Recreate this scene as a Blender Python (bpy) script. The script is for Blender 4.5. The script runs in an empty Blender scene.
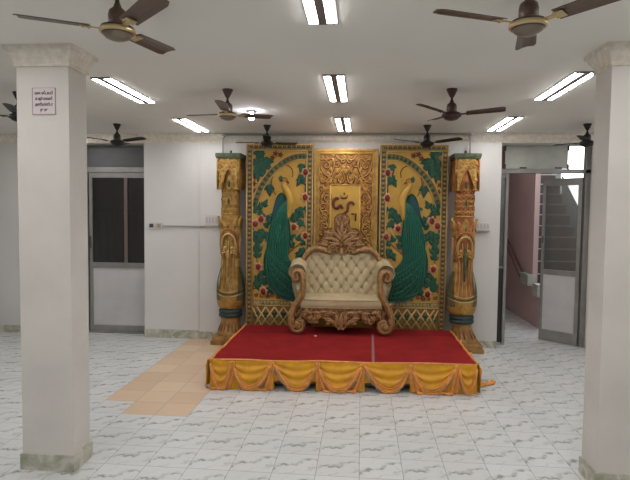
import bpy, bmesh, math, random
from mathutils import Vector, Matrix
C = bpy.context.scene.collection
PI = math.pi
random.seed(7)
CEIL = 2.867
WY = 7.175

# ------------------------------------------------------------------ materials
def lin(c):
    return tuple((x/255/12.92 if x/255 <= .04045 else ((x/255+.055)/1.055)**2.4) for x in c)

def mat(name, col, rough=.6, metal=0., bump=0., bscale=40., var=0., vscale=6., col2=None, emis=0., spec=.5, coat=0.):
    m = bpy.data.materials.new(name); m.use_nodes = True
    nt = m.node_tree; b = nt.nodes['Principled BSDF']
    c = (*lin(col), 1)
    b.inputs['Base Color'].default_value = c
    b.inputs['Roughness'].default_value = rough
    b.inputs['Metallic'].default_value = metal
    b.inputs['Specular IOR Level'].default_value = spec
    if coat: b.inputs['Coat Weight'].default_value = coat
    tc = nt.nodes.new('ShaderNodeTexCoord')
    if var or col2:
        n = nt.nodes.new('ShaderNodeTexNoise'); n.inputs['Scale'].default_value = vscale; n.inputs['Detail'].default_value = 6
        nt.links.new(tc.outputs['Object'], n.inputs['Vector'])
        r = nt.nodes.new('ShaderNodeValToRGB')
        r.color_ramp.elements[0].position = .35; r.color_ramp.elements[1].position = .65
        if col2 is None: col2 = tuple(x*(1-var) for x in col)
        r.color_ramp.elements[0].color = (*lin(col2), 1); r.color_ramp.elements[1].color = c
        nt.links.new(n.outputs['Fac'], r.inputs['Fac']); nt.links.new(r.outputs['Color'], b.inputs['Base Color'])
    if bump:
        n = nt.nodes.new('ShaderNodeTexNoise'); n.inputs['Scale'].default_value = bscale; n.inputs['Detail'].default_value = 4
        nt.links.new(tc.outputs['Object'], n.inputs['Vector'])
        bp = nt.nodes.new('ShaderNodeBump'); bp.inputs['Strength'].default_value = bump; bp.inputs['Distance'].default_value = .01
        nt.links.new(n.outputs['Fac'], bp.inputs['Height']); nt.links.new(bp.outputs['Normal'], b.inputs['Normal'])
    if emis:
        b.inputs['Emission Color'].default_value = c; b.inputs['Emission Strength'].default_value = emis
    return m

def floor_mat():
    m = bpy.data.materials.new('marble_tile'); m.use_nodes = True
    nt = m.node_tree; b = nt.nodes['Principled BSDF']; N = nt.nodes.new; L = nt.links.new
    def M(op, a, bb=None, c=None):
        n = N('ShaderNodeMath'); n.operation = op
        for i, v in enumerate((a, bb, c)):
            if v is None: continue
            if isinstance(v, (int, float)): n.inputs[i].default_value = v
            else: L(v, n.inputs[i])
        return n.outputs[0]
    def mix(f, a, bb):
        n = N('ShaderNodeMix'); n.data_type = 'RGBA'
        if isinstance(f, (int, float)): n.inputs[0].default_value = f
        else: L(f, n.inputs[0])
        for k, v in ((6, a), (7, bb)):
            if isinstance(v, tuple): n.inputs[k].default_value = v
            else: L(v, n.inputs[k])
        return n.outputs[2]
    geo = N('ShaderNodeNewGeometry'); sp = N('ShaderNodeSeparateXYZ'); L(geo.outputs['Position'], sp.inputs[0])
    X, Y = sp.outputs[0], sp.outputs[1]
    gx = M('DIVIDE', M('ADD', X, .887+30), .3); gy = M('DIVIDE', M('SUBTRACT', Y, 3.785-30), .3)
    u, v = M('FRACT', gx), M('FRACT', gy)
    ix, iy = M('FLOOR', gx), M('FLOOR', gy)
    cell = N('ShaderNodeCombineXYZ'); L(ix, cell.inputs[0]); L(iy, cell.inputs[1])
    wn = N('ShaderNodeTexWhiteNoise'); wn.noise_dimensions = '2D'; L(cell.outputs[0], wn.inputs['Vector'])
    # grout
    e = M('MINIMUM', M('MINIMUM', u, M('SUBTRACT', 1, u)), M('MINIMUM', v, M('SUBTRACT', 1, v)))
    grout = M('LESS_THAN', e, .0075)
    # veins: the same print on every tile
    loc = N('ShaderNodeCombineXYZ'); L(u, loc.inputs[0]); L(v, loc.inputs[1]); L(M('MULTIPLY', wn.outputs['Value'], .12), loc.inputs[2])
    n1 = N('ShaderNodeTexNoise'); n1.inputs['Scale'].default_value = 2.6; n1.inputs['Detail'].default_value = 4; L(loc.outputs[0], n1.inputs['Vector'])
    n2 = N('ShaderNodeTexNoise'); n2.inputs['Scale'].default_value = 7; n2.inputs['Detail'].default_value = 4; L(loc.outputs[0], n2.inputs['Vector'])
    w = M('SUBTRACT', v, M('ADD', M('MULTIPLY', u, .62), M('MULTIPLY', M('SUBTRACT', n1.outputs['Fac'], .5), 1.1)))
    def vein(off, width, amt):
        d = M('ABSOLUTE', M('SUBTRACT', w, off))
        k = M('SUBTRACT', 1, M('DIVIDE', d, width)); k = M('MAXIMUM', k, 0)
        return M('MULTIPLY', k, amt)
    fade = M('MULTIPLY', M('MAXIMUM', M('SUBTRACT', n2.outputs['Fac'], .3), 0), 3.2)
    vs = M('ADD', M('ADD', vein(.20, .030, .5), vein(.25, .15, .42)), M('ADD', vein(-.2, .08, .22), vein(.6, .03, .15)))
    vs = M('MINIMUM', M('MULTIPLY', vs, M('MULTIPLY', fade, 1.45)), .8)
    base = mix(wn.outputs['Value'], (*lin((206, 208, 206)), 1), (*lin((199, 201, 199)), 1))
    marble = mix(vs, base, (*lin((112, 120, 108)), 1))
    cream = mix(wn.outputs['Value'], (*lin((214, 189, 160)), 1), (*lin((205, 178, 150)), 1))
    # patch of cream tiles: two stepped runs
    def inside(x0, x1, y0, y1):
        return M('MULTIPLY', M('MULTIPLY', M('GREATER_THAN', X, x0), M('LESS_THAN', X, x1)), M('MULTIPLY', M('GREATER_THAN', Y, y0), M('LESS_THAN', Y, y1)))
    mask = M('MAXIMUM', inside(-2.087, -1.487, 4.385, 7.4), inside(-2.387, -2.087, 4.685, 7.4))
    col = mix(mask, marble, cream)
    col = mix(M('MULTIPLY', grout, .8), col, (*lin((120, 118, 112)), 1))
    L(col, b.inputs['Base Color'])
    L(M('ADD', M('MULTIPLY', grout, .5), .27), b.inputs['Roughness'])
    b.inputs['Specular IOR Level'].default_value = .35
    bp = N('ShaderNodeBump'); bp.inputs['Strength'].default_value = .25; bp.inputs['Distance'].default_value = .003
    L(M('SUBTRACT', 1, grout), bp.inputs['Height']); L(bp.outputs['Normal'], b.inputs['Normal'])
    return m

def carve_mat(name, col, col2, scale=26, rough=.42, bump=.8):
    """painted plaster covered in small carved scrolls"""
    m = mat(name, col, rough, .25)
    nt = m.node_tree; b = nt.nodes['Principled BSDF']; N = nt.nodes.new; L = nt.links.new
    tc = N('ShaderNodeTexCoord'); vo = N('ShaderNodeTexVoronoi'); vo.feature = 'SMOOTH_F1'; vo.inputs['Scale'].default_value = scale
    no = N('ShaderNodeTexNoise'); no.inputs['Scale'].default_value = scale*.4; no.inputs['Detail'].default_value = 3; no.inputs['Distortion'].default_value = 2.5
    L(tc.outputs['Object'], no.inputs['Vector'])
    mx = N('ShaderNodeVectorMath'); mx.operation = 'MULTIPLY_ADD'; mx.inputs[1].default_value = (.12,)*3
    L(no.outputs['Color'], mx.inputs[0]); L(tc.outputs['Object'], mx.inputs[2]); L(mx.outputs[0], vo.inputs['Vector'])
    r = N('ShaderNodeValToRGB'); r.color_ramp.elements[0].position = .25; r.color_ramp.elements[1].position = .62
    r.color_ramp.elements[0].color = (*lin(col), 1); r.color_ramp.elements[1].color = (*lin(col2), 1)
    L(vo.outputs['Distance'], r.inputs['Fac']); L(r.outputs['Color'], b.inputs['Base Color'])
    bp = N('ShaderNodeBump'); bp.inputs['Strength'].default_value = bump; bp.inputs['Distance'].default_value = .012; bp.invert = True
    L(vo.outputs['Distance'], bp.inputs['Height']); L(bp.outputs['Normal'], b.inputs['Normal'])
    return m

def marble_mat():
    m = mat('green_marble', (188, 186, 172), .45)
    nt = m.node_tree; b = nt.nodes['Principled BSDF']; N = nt.nodes.new; L = nt.links.new
    tc = N('ShaderNodeTexCoord'); n = N('ShaderNodeTexNoise'); n.inputs['Scale'].default_value = 7; n.inputs['Detail'].default_value = 9; n.inputs['Distortion'].default_value = 1.4
    L(tc.outputs['Object'], n.inputs['Vector']); r = N('ShaderNodeValToRGB')
    e = r.color_ramp.elements; e[0].position = .36; e[0].color = (*lin((150, 152, 128)), 1); e[1].position = .6; e[1].color = (*lin((196, 193, 182)), 1)
    L(n.outputs['Fac'], r.inputs['Fac']); L(r.outputs['Color'], b.inputs['Base Color'])
    return m

def glass_mat(name, tint, op=.75, rough=.05):
    m = bpy.data.materials.new(name); m.use_nodes = True; nt = m.node_tree; nt.nodes.clear(); N = nt.nodes.new; L = nt.links.new
    o = N('ShaderNodeOutputMaterial'); t = N('ShaderNodeBsdfTransparent'); t.inputs[0].default_value = (*lin(tint), 1)
    g = N('ShaderNodeBsdfGlossy'); g.inputs['Roughness'].default_value = rough; g.inputs[0].default_value = (.8, .8, .8, 1)
    mx = N('ShaderNodeMixShader'); mx.inputs[0].default_value = 1-op; L(t.outputs[0], mx.inputs[1]); L(g.outputs[0], mx.inputs[2]); L(mx.outputs[0], o.inputs[0])
    return m

m_wall = mat('white_wall_paint', (212, 210, 206), .85, bump=.08, bscale=20, var=.035, vscale=1.1)
m_col = mat('column_paint', (210, 205, 198), .8, bump=.1, bscale=14, var=.05, vscale=2.2)
m_ceil = mat('ceiling_paint', (226, 225, 218), .9, bump=.05, bscale=12, var=.03, vscale=.8)
m_cornice = mat('plaster_cornice', (224, 216, 202), .85, bump=.5, bscale=38, var=.08, vscale=22)
m_floor = floor_mat(); m_marble = marble_mat()
m_alu = mat('aluminium_frame', (150, 148, 144), .45, .5, var=.08)
m_aludark = mat('dark_aluminium', (98, 92, 88), .5, .5)
m_door = mat('door_panel_white', (193, 191, 189), .6, var=.05, vscale=3)
m_board = mat('pale_board', (176, 180, 170), .6, var=.1, vscale=5)
m_dark = mat('dark_paint', (40, 38, 38), .5)
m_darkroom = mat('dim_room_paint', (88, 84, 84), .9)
m_transom = mat('grey_transom_panel', (92, 90, 92), .5, var=.05)
m_glassd = glass_mat('dark_glass', (190, 182, 186), .9, .2)
m_glass = glass_mat('clear_glass', (200, 203, 200), .80, .25)
m_pink = mat('pink_wall_paint', (188, 164, 160), .85, var=.05, vscale=2)
m_brown = mat('brown_handrail', (110, 82, 76), .5)
m_greystep = mat('grey_stair_paint', (78, 68, 66), .8, var=.1)
m_nosing = mat('pale_stair_nosing', (170, 166, 162), .6)
m_concrete = mat('stair_soffit', (130, 132, 132), .9, var=.08)
m_tube = mat('led_tube', (251, 248, 249), .5, emis=34.0)
m_bulb = mat('led_bulb', (240, 240, 255), .5, emis=60.0)
m_fixture = mat('light_fixture_grey', (120, 116, 118), .5, .4)
m_fanbrown = mat('fan_brown', (84, 66, 56), .38, .35)
m_fandk = mat('fan_dark_brown', (66, 42, 36), .4, .3)
m_fanblack = mat('fan_black', (34, 32, 32), .4, .3)
m_fanblade = mat('fan_blade_brown', (98, 82, 70), .4, .3)
m_fangold = mat('fan_gold_ring', (196, 176, 132), .3, .8)
m_fangrey = mat('fan_dome_grey', (122, 112, 98), .35, .5)
m_plastic = mat('white_plastic', (200, 196, 190), .4)
m_switch = mat('switch_grey_white', (182, 174, 172), .4)
m_switchdk = mat('dark_switch', (60, 58, 62), .4)
m_switchtan = mat('tan_socket', (160, 146, 122), .5)
m_conduit = mat('grey_conduit', (150, 148, 146), .6)
m_sign = mat('sign_paper', (208, 196, 196), .6)
m_ink = mat('sign_ink', (48, 34, 44), .6)
m_red = mat('red_carpet', (141, 34, 35), .95, bump=.35, bscale=220, var=.10, vscale=5, spec=.1)
m_red2 = mat('red_carpet_back', (134, 31, 33), .95, bump=.35, bscale=220, var=.10, vscale=5, spec=.1)
m_seam = mat('seam_tape', (140, 92, 88), .9)
m_wood = mat('stage_board', (120, 96, 70), .8)
m_satin = mat('gold_satin', (222, 158, 20), .38, bump=.15, bscale=60, var=.10, vscale=9)
m_orange = mat('orange_net', (230, 154, 72), .55, bump=.3, bscale=90, var=.12, vscale=20)
m_fringe = mat('lilac_fringe', (190, 168, 172), .8, bump=.6, bscale=120)
m_gold = mat('gold_paint', (196, 154, 72), .4, .35, bump=.25, bscale=30, var=.15, vscale=12)
m_goldbg = mat('gold_ground', (200, 158, 68), .45, .25, bump=.12, bscale=22, var=.08, vscale=6)
m_gold2 = mat('ochre_border', (142, 112, 56), .5, .2, bump=.5, bscale=60, var=.22, vscale=30)
m_goldpale = mat('pale_gold_edge', (188, 158, 100), .45, .25)
m_green = mat('peacock_green', (18, 88, 70), .4, .1, bump=.4, bscale=55, col2=(13, 68, 56), vscale=16)
m_greenl = mat('peacock_green_ridge', (30, 106, 84), .38, .1)
m_teal = mat('peacock_blue', (20, 70, 76), .4, .1)
m_leaf = mat('painted_leaf_green', (20, 84, 58), .45, .1, bump=.3, bscale=60, col2=(14, 62, 44), vscale=25)
m_leafd = mat('painted_dark_green', (24, 48, 34), .5)
m_flower = mat('painted_red', (116, 22, 14), .35, .05)
m_petal = mat('painted_pale_petal', (196, 150, 104), .5, .1)
m_branch = mat('painted_branch_brown', (132, 92, 58), .5)
m_outline = mat('painted_red_brown', (106, 50, 30), .5, .1)
m_band = carve_mat('green_gold_band', (58, 110, 78), (190, 160, 100), 30, .5, .6)
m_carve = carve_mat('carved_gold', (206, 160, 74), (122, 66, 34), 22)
m_cground = mat('gold_ground_antiqued', (192, 142, 62), .42, .3, bump=.4, bscale=30, col2=(122, 66, 36), vscale=20)
m_carve2 = carve_mat('carved_gold_fine', (200, 160, 78), (140, 96, 46), 34)
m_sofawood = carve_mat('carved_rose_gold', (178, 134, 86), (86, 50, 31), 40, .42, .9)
m_sofasm = mat('rose_gold_wood', (170, 130, 78), .38, .2, bump=.6, bscale=45, var=.28, vscale=22)
m_sofahl = mat('rose_gold_relief', (186, 142, 92), .36, .25, var=.2, vscale=40)
m_cream = mat('cream_velvet', (186, 169, 133), .7, bump=.15, bscale=160, var=.06, vscale=8, spec=.3)
m_button = mat('cream_button', (150, 130, 98), .5)
m_pgold = mat('pillar_gold', (190, 150, 78), .38, .3, bump=.3, bscale=26, col2=(150, 112, 52), vscale=14)
m_porange = mat('pillar_orange', (182, 118, 62), .42, .15, bump=.25, bscale=30, col2=(148, 88, 46), vscale=12)
m_pgreen = mat('pillar_green', (78, 92, 58), .5, .1, var=.3, vscale=22)
m_pteal = mat('pillar_teal', (40, 58, 60), .5, .1, bump=.4, bscale=40)
m_pscale = carve_mat('pillar_scales', (128, 118, 84), (58, 64, 50), 60, .5, .8)
m_pfoot = mat('pillar_foot_gold', (176, 136, 78), .5, .15, bump=.4, bscale=30, col2=(128, 88, 48), vscale=10)
m_paper = mat('paper_scrap', (214, 196, 180), .8)

# ------------------------------------------------------------------ mesh builder
class MB:
    def __init__(s): s.v = []; s.f = []; s.mi = []; s.sm = []
    def add(s, vs, fs, mi=0, smooth=False, M=None):
        o = len(s.v)
        for p in vs:
            p = Vector(p)
            s.v.append(tuple(M @ p) if M is not None else tuple(p))
        for f in fs: s.f.append(tuple(i+o for i in f)); s.mi.append(mi); s.sm.append(smooth)
        return s
    def box(s, x0, x1, y0, y1, z0, z1, mi=0, bev=0., M=None):
        bm = bmesh.new(); bmesh.ops.create_cube(bm, size=1)
        for v in bm.verts: v.co = Vector(((x0+x1)/2+v.co.x*(x1-x0), (y0+y1)/2+v.co.y*(y1-y0), (z0+z1)/2+v.co.z*(z1-z0)))
        if bev: bmesh.ops.bevel(bm, geom=bm.edges[:], offset=bev, segments=2, profile=.7, affect='EDGES')
        return s.bm(bm, mi, False, M)
    def bm(s, bm, mi=0, smooth=False, M=None):
        bm.verts.index_update()
        s.add([v.co.copy() for v in bm.verts], [[v.index for v in f.verts] for f in bm.faces], mi, smooth, M); bm.free(); return s
    def tube(s, pts, r, n=8, mi=0, flat=1., M=None, closed=False, up=(0, 1, 0)):
        pts = [Vector(p) for p in pts]; k = len(pts)
        rs = r if isinstance(r, (list, tuple)) else [r]*k
        vs = []; up = Vector(up)
        for i, p in enumerate(pts):
            a = pts[(i-1) % k] if (closed or i > 0) else p; b = pts[(i+1) % k] if (closed or i < k-1) else p
            t = (b-a)
            t = t.normalized() if t.length > 1e-9 else Vector((0, 0, 1))
            u = up if abs(t.dot(up)) < .95 else Vector((1, 0, 0)) if abs(t.x) < .9 else Vector((0, 0, 1))
            sd = t.cross(u).normalized(); u2 = sd.cross(t).normalized()
            for j in range(n):
                an = 2*PI*j/n; vs.append(p + sd*math.cos(an)*rs[i] + u2*math.sin(an)*rs[i]*flat)
        fs = []
        for i in range(k if closed else k-1):
            for j in range(n):
                fs.append((i*n+j, i*n+(j+1) % n, ((i+1) % k)*n+(j+1) % n, ((i+1) % k)*n+j))
        if not closed: fs += [tuple(range(n))[::-1], tuple(range((k-1)*n, k*n))]
        return s.add(vs, fs, mi, True, M)
    def lathe(s, prof, n=24, mi=0, c=(0, 0), sx=1., sy=1., M=None, cap=True):
        vs = []; fs = []
        for r, z in prof:
            for j in range(n):
                a = 2*PI*j/n; vs.append((c[0]+r*math.cos(a)*sx, c[1]+r*math.sin(a)*sy, z))
        for i in range(len(prof)-1):
            for j in range(n): fs.append((i*n+j, i*n+(j+1) % n, (i+1)*n+(j+1) % n, (i+1)*n+j))
        if cap: fs += [tuple(range(n))[::-1], tuple(range((len(prof)-1)*n, len(prof)*n))]
        return s.add(vs, fs, mi, True, M)
    def prism(s, out, y0, y1, mi=0, bev=0., M=None, smooth=False):
        """polygon in (x,z), extruded from y1 (back) to y0 (front, chamfered)"""
        bm = bmesh.new()
        vs = [bm.verts.new((x, y1, z)) for x, z in out]
        f = bm.faces.new(vs); bm.normal_update()
        if f.normal.y > 0: f.normal_flip()
        r = bmesh.ops.extrude_face_region(bm, geom=[f])
        nv = [g for g in r['geom'] if isinstance(g, bmesh.types.BMVert)]
        for v in nv: v.co.y = y0
        bm.normal_update()
        if bev:
            top = [g for g in r['geom'] if isinstance(g, bmesh.types.BMFace)]
            try:
                bmesh.ops.inset_region(bm, faces=top, thickness=bev, depth=0)
                for v in nv: v.co.y = y0+bev*.8
            except Exception: pass
        bmesh.ops.triangulate(bm, faces=[f for f in bm.faces if len(f.verts) > 4])
        bmesh.ops.recalc_face_normals(bm, faces=bm.faces[:])
        return s.bm(bm, mi, smooth, M)
    def ell(s, c, r, n=10, m=6, mi=0, M=None):
        vs = []; fs = []
        for i in range(m+1):
            th = PI*i/m
            for j in range(n):
                a = 2*PI*j/n
                vs.append((c[0]+r[0]*math.sin(th)*math.cos(a), c[1]+r[1]*math.sin(th)*math.sin(a), c[2]+r[2]*math.cos(th)))
        for i in range(m):
            for j in range(n): fs.append((i*n+j, (i+1)*n+j, (i+1)*n+(j+1) % n, i*n+(j+1) % n))
        return s.add(vs, fs, mi, True, M)
    def leaf(s, x, z, ang, L, W, y, h=.012, mi=0, M=None, k=7):
        """pointed relief leaf lying on the plane y, root at (x,z)"""
        vs = []; ca, sa = math.cos(ang), math.sin(ang)
        for i in range(k+1):
            t = i/k; w = W*.5*math.sin(PI*min(1, t**.75))*(1-.15*t)
            for q, hh in ((-1, 0), (-.5, .75), (0, .45), (.5, .75), (1, 0)):
                lx, lz = t*L, q*w
                vs.append((x+lx*ca-lz*sa, y-h*hh*math.sin(PI*min(1, t*.9+.08)), z+lx*sa+lz*ca))
        fs = []
        for i in range(k):
            for j in range(4): fs.append((i*5+j, (i+1)*5+j, (i+1)*5+j+1, i*5+j+1))
        return s.add(vs, fs, mi, True, M)
    def build(s, name, mats, parent=None, loc=None, rot=None, kind=None):
        me = bpy.data.meshes.new(name); me.from_pydata(s.v, [], s.f)
        for m in (mats if isinstance(mats, (list, tuple)) else [mats]): me.materials.append(m)
        for p, i, sm in zip(me.polygons, s.mi, s.sm): p.material_index = i; p.use_smooth = sm
        me.update()
        o = bpy.data.objects.new(name, me); C.objects.link(o)
        if parent: o.parent = parent
        if loc: o.location = loc
        if rot is not None: o.rotation_euler = (0, 0, rot)
        if kind: o['kind'] = kind
        return o

def thing(name, label, cat, loc=(0, 0, 0), rot=0, group=None):
    o = bpy.data.objects.new(name, None); C.objects.link(o); o.location = loc; o.rotation_euler = (0, 0, rot); o.empty_display_size = .1
    o['label'] = label; o['category'] = cat
    if group: o['group'] = group
    return o
def tag(o, label, cat, group=None):
    o['label'] = label; o['category'] = cat
    if group: o['group'] = group
    return o
def copy_tree(o, parent=None):
    c = o.copy(); C.objects.link(c); c.parent = parent
    for ch in list(o.children): copy_tree(ch, c)
    return c
def smooth_path(P, n=6, closed=False):
    """Catmull-Rom through points"""
    P = [Vector(p) for p in P]; out = []; k = len(P)
    seg = k if closed else k-1
    for i in range(seg):
        p1, p2 = P[i], P[(i+1) % k]
        p0 = P[i-1] if (closed or i > 0) else p1*2-p2
        p3 = P[(i+2) % k] if (closed or i+2 < k) else p2*2-p1
        for j in range(n):
            t = j/n
            out.append(.5*((2*p1)+(p2-p0)*t+(2*p0-5*p1+4*p2-p3)*t*t+(3*p1-p0-3*p2+p3)*t**3))
    if not closed: out.append(P[-1])
    return out
def spiral(cx, cz, r0, turns, a0, y, n=28, shrink=.12, sgn=1):
    return [(cx+(r0*(1-(1-shrink)*t))*math.cos(a0+sgn*2*PI*turns*t), y, cz+(r0*(1-(1-shrink)*t))*math.sin(a0+sgn*2*PI*turns*t)) for t in [i/n for i in range(n+1)]]

# ------------------------------------------------------------------ the setting
S = 'structure'
XL, XR, YB = -7.5, 5.2, -4.0
MB().box(XL, XR, YB, WY, -.1, 0).box(XL, 5.0, WY, 12.2, -.1, 0).build('floor', m_floor, kind=S)
MB().box(XL, XR, YB, WY+.25, CEIL, CEIL+.15).build('ceiling', m_ceil, kind=S)
DL0, DL1, DR0, DR1, HD = -4.01, -3.05, 1.84, 3.06, 2.745
w = MB()
w.box(XL, DL0, WY, WY+.35, 0, CEIL).box(DL1, DR0, WY, WY+.35, 0, CEIL).box(DR1, XR, WY, WY+.35, 0, CEIL)
w.box(DL0, DL1, WY, WY+.35, HD, CEIL).box(DR0, DR1, WY, WY+.35, HD, CEIL)
w.build('wall_back', m_wall, kind=S)
MB().box(DL1, -2.262, WY-.014, WY, 0, HD).build('wall_back_pilaster', m_wall, kind=S)
MB().box(XL-.15, XL, YB, WY, 0, CEIL).build('wall_left', m_wall, kind=S)
MB().box(XR, XR+.15, YB, WY, 0, CEIL).build('wall_right', m_wall, kind=S)
MB().box(XL, XR, YB-.15, YB, 0, CEIL).build('wall_front', m_wall, kind=S)
# skirting of veined marble
MB().box(XL, DL0, WY-.015, WY, 0, .105).build('baseboard_left', m_marble, kind=S)
MB().box(DL1, -2.262, WY-.032, WY-.014, 0, .118, bev=.003).build('baseboard_pilaster', m_marble, kind=S)
MB().box(-2.262, DR0, WY-.014, WY, 0, .10, bev=.003).build('baseboard_back', m_marble, kind=S)
MB().box(DR1, XR, WY-.014, WY, 0, .10).box(DR1-.012, DR1, WY, WY+.3, 0, .10).build('baseboard_right', m_marble, kind=S)
# cornice
def cornice(x0, x1, dep, name, zb=HD):
    b = MB()
    prof = [(0, zb), (.012, zb), (.016, zb+.018), (.03, zb+.03), (dep*.6, zb+.07), (dep*.8, zb+.095), (dep, zb+.10), (dep, CEIL), (0, CEIL)]
    vs = [(x, WY-.001-d, z) for x in (x0, x1) for d, z in prof]; k = len(prof)
    fs = [(i, (i+1) % k, k+(i+1) % k, k+i) for i in range(k)]+[tuple(range(k))[::-1], tuple(range(k, 2*k))]
    b.add(vs, fs); b.build(name, m_cornice, kind=S)
cornice(XL, DL1, .06, 'trim_1'); cornice(DL1, -1.90, .11, 'trim_2'); cornice(-1.90, 1.42, .05, 'trim_3'); cornice(1.42, DR0, .11, 'trim_4'); cornice(DR0, XR, .07, 'trim_5')

def column(x0, x1, y0, y1):
    r = bpy.data.objects.new('column', None); C.objects.link(r); r.location = ((x0+x1)/2, (y0+y1)/2, 0); r['kind'] = S
    hx, hy = (x1-x0)/2, (y1-y0)/2
    o = MB().box(-hx, hx, -hy, hy, 0, CEIL, bev=.004).build('column_shaft', m_col, r); o['kind'] = S
    o = MB().box(-hx-.012, hx+.012, -hy-.012, hy+.012, 0, .112, bev=.003).build('column_base', m_marble, r); o['kind'] = S
    b = MB(); prof = [(.003, 2.735), (.014, 2.738), (.014, 2.752), (.008, 2.757), (.018, 2.785), (.036, 2.815), (.044, 2.835), (.055, 2.84), (.060, CEIL)]
    vs = []; fs = []
    for d, z in prof: vs += [(-hx-d, -hy-d, z), (hx+d, -hy-d, z), (hx+d, hy+d, z), (-hx-d, hy+d, z)]
    for i in range(len(prof)-1):
        for j in range(4): fs.append((i*4+j, i*4+(j+1) % 4, (i+1)*4+(j+1) % 4, (i+1)*4+j))
    b.add(vs, fs); o = b.build('column_capital', m_cornice, r); o['kind'] = S
    return r
column(-2.303, -1.938, 3.35, 3.575)
column(1.557, 1.925, 3.50, 3.73)

# door in the back wall, closed, dark glass over a white panel
def child(mb, name, m, parent, label=None):
    o = mb.build(name, m, parent)
    if label: o['label'] = label
    return o
yd = WY+.19
r = bpy.data.objects.new('door_1', None); C.objects.link(r); r.location = (DL0, yd, 0); r['kind'] = S
W = DL1-DL0
fr = MB().box(0, .035, -.03, .05, 0, HD).box(.035, W, -.03, .05, 2.345, 2.42, bev=.004).box(.035, W, -.03, .05, HD-.02, HD).box(.035, W, -.05, .05, 0, .02)
child(fr, 'door_frame', m_alu, r)
child(MB().box(.035, W, .0, .012, 2.42, HD-.02), 'transom_panel', m_transom, r, 'dark grey panel above the door')
lf = bpy.data.objects.new('door_leaf', None); C.objects.link(lf); lf.parent = r
child(MB().box(.05, .095, -.02, .03, .02, 2.34, bev=.004).box(.095, W, -.02, .03, 2.27, 2.34).box(.095, W, -.02, .03, .96, 1.035, bev=.004).box(.095, W, -.02, .03, .02, .11, bev=.004), 'door_rail', m_alu, lf)
child(MB().box(.575, .625, -.012, .03, 1.035, 2.27), 'mullion', mat('taupe_mullion', (112, 98, 94), .5, .3), lf)
child(MB().box(.095, W, .0, .02, .11, .96), 'lower_panel', m_door, lf, 'white lower door panel')
child(MB().box(.095, .575, .006, .011, 1.035, 2.27).box(.625, W, .006, .011, 1.035, 2.27), 'glass_pane', m_glassd, lf)
hb = MB().box(.062, .08, -.045, -.02, 1.25, 1.42, bev=.004); child(hb, 'door_handle', m_aludark, lf)
# dim room behind that door, with a grille
MB().box(-4.6, -2.6, 8.6, 8.7, -.0, 2.9).box(-4.7, -4.6, WY+.35, 8.7, 0, 2.9).box(-2.6, -2.5, WY+.35, 8.7, 0, 2.9).box(-4.7, -2.5, WY+.35, 8.45, 2.9, 3.0).build('wall_storeroom', m_darkroom, kind=S)  # ceiling stops short at the back, gap added to let sky light in
g = MB()
for i in range(15): g.tube([(-4.5+i*.13, 8.2, 0), (-4.5+i*.13, 8.2, 1.8)], .011, 6)
g.box(-4.58, -2.62, 8.18, 8.22, 1.78, 1.82).box(-4.58, -2.62, 8.18, 8.22, .9, .93)
tag(g.build('window_grille', m_dark), 'dark upright bar grille seen through the glass of the closed door', 'grille')

# doorway to the stairwell
yd = WY+.225
r = bpy.data.objects.new('door_2', None); C.objects.link(r); r.location = (DR0, yd, 0); r['kind'] = S
W = DR1-DR0
child(MB().box(.0, W, -.03, .04, 2.365, 2.42, bev=.003).box(W-.07, W, -.03, .04, 0, HD, bev=.003), 'door_frame', m_alu, r)
sd = bpy.data.objects.new('side_light', None); C.objects.link(sd); sd.parent = r
child(MB().box(.115, .155, -.035, .035, 0, 2.36, bev=.004).box(0, .115, -.02, .02, 2.3, 2.36).box(.0, .115, -.02, .02, 1.06, 1.09), 'side_frame', m_alu, sd)
child(MB().box(.0, .115, -.01, .01, .03, 1.06), 'lower_panel', m_dark, sd, 'nearly black lower panel')
child(MB().box(.0, .115, -.003, .003, 1.09, 2.3), 'glass_pane', m_glass, sd)
tb = MB().box(.10, .925, -.012, .004, 2.425, HD-.012)
child(tb, 'transom_board', m_board, r, 'pale green board in the transom')
hg = MB()
for x, z in ((.098, 2.70), (.098, 2.45), (.927, 2.70), (.927, 2.45)): hg.box(x-.012, x+.012, -.02, -.008, z-.035, z+.035)
for x in (.34, .80): hg.box(x-.045, x+.045, -.02, -.008, 2.428, 2.445)
child(hg, 'transom_hinge', m_dark, r)
# open leaf swung into the stairwell, hinged on the frame's far side
lf = bpy.data.objects.new('door_leaf', None); C.objects.link(lf); lf.parent = r; lf.location = (W-.085, .0, 0); lf.rotation_euler = (0, 0, PI-.735)
LW = .53
child(MB().box(0, .05, -.018, .018, .01, 2.31, bev=.004).box(LW-.04, LW, -.018, .018, .01, 2.31, bev=.004).box(.05, LW-.04, -.018, .018, 2.21, 2.31).box(.05, LW-.04, -.018, .018, .955, 1.03, bev=.004).box(.05, LW-.04, -.018, .018, .01, .17, bev=.004), 'door_rail', m_alu, lf)
child(MB().box(.05, LW-.04, -.008, .008, .17, .955), 'lower_panel', m_door, lf, 'white lower door panel')
child(MB().box(.05, LW-.04, -.003, .003, 1.03, 2.21), 'glass_pane', m_glass, lf)
child(MB().box(LW-.03, LW-.012, -.035, .035, 1.4, 1.5, bev=.004), 'door_handle', m_aludark, lf)
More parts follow.
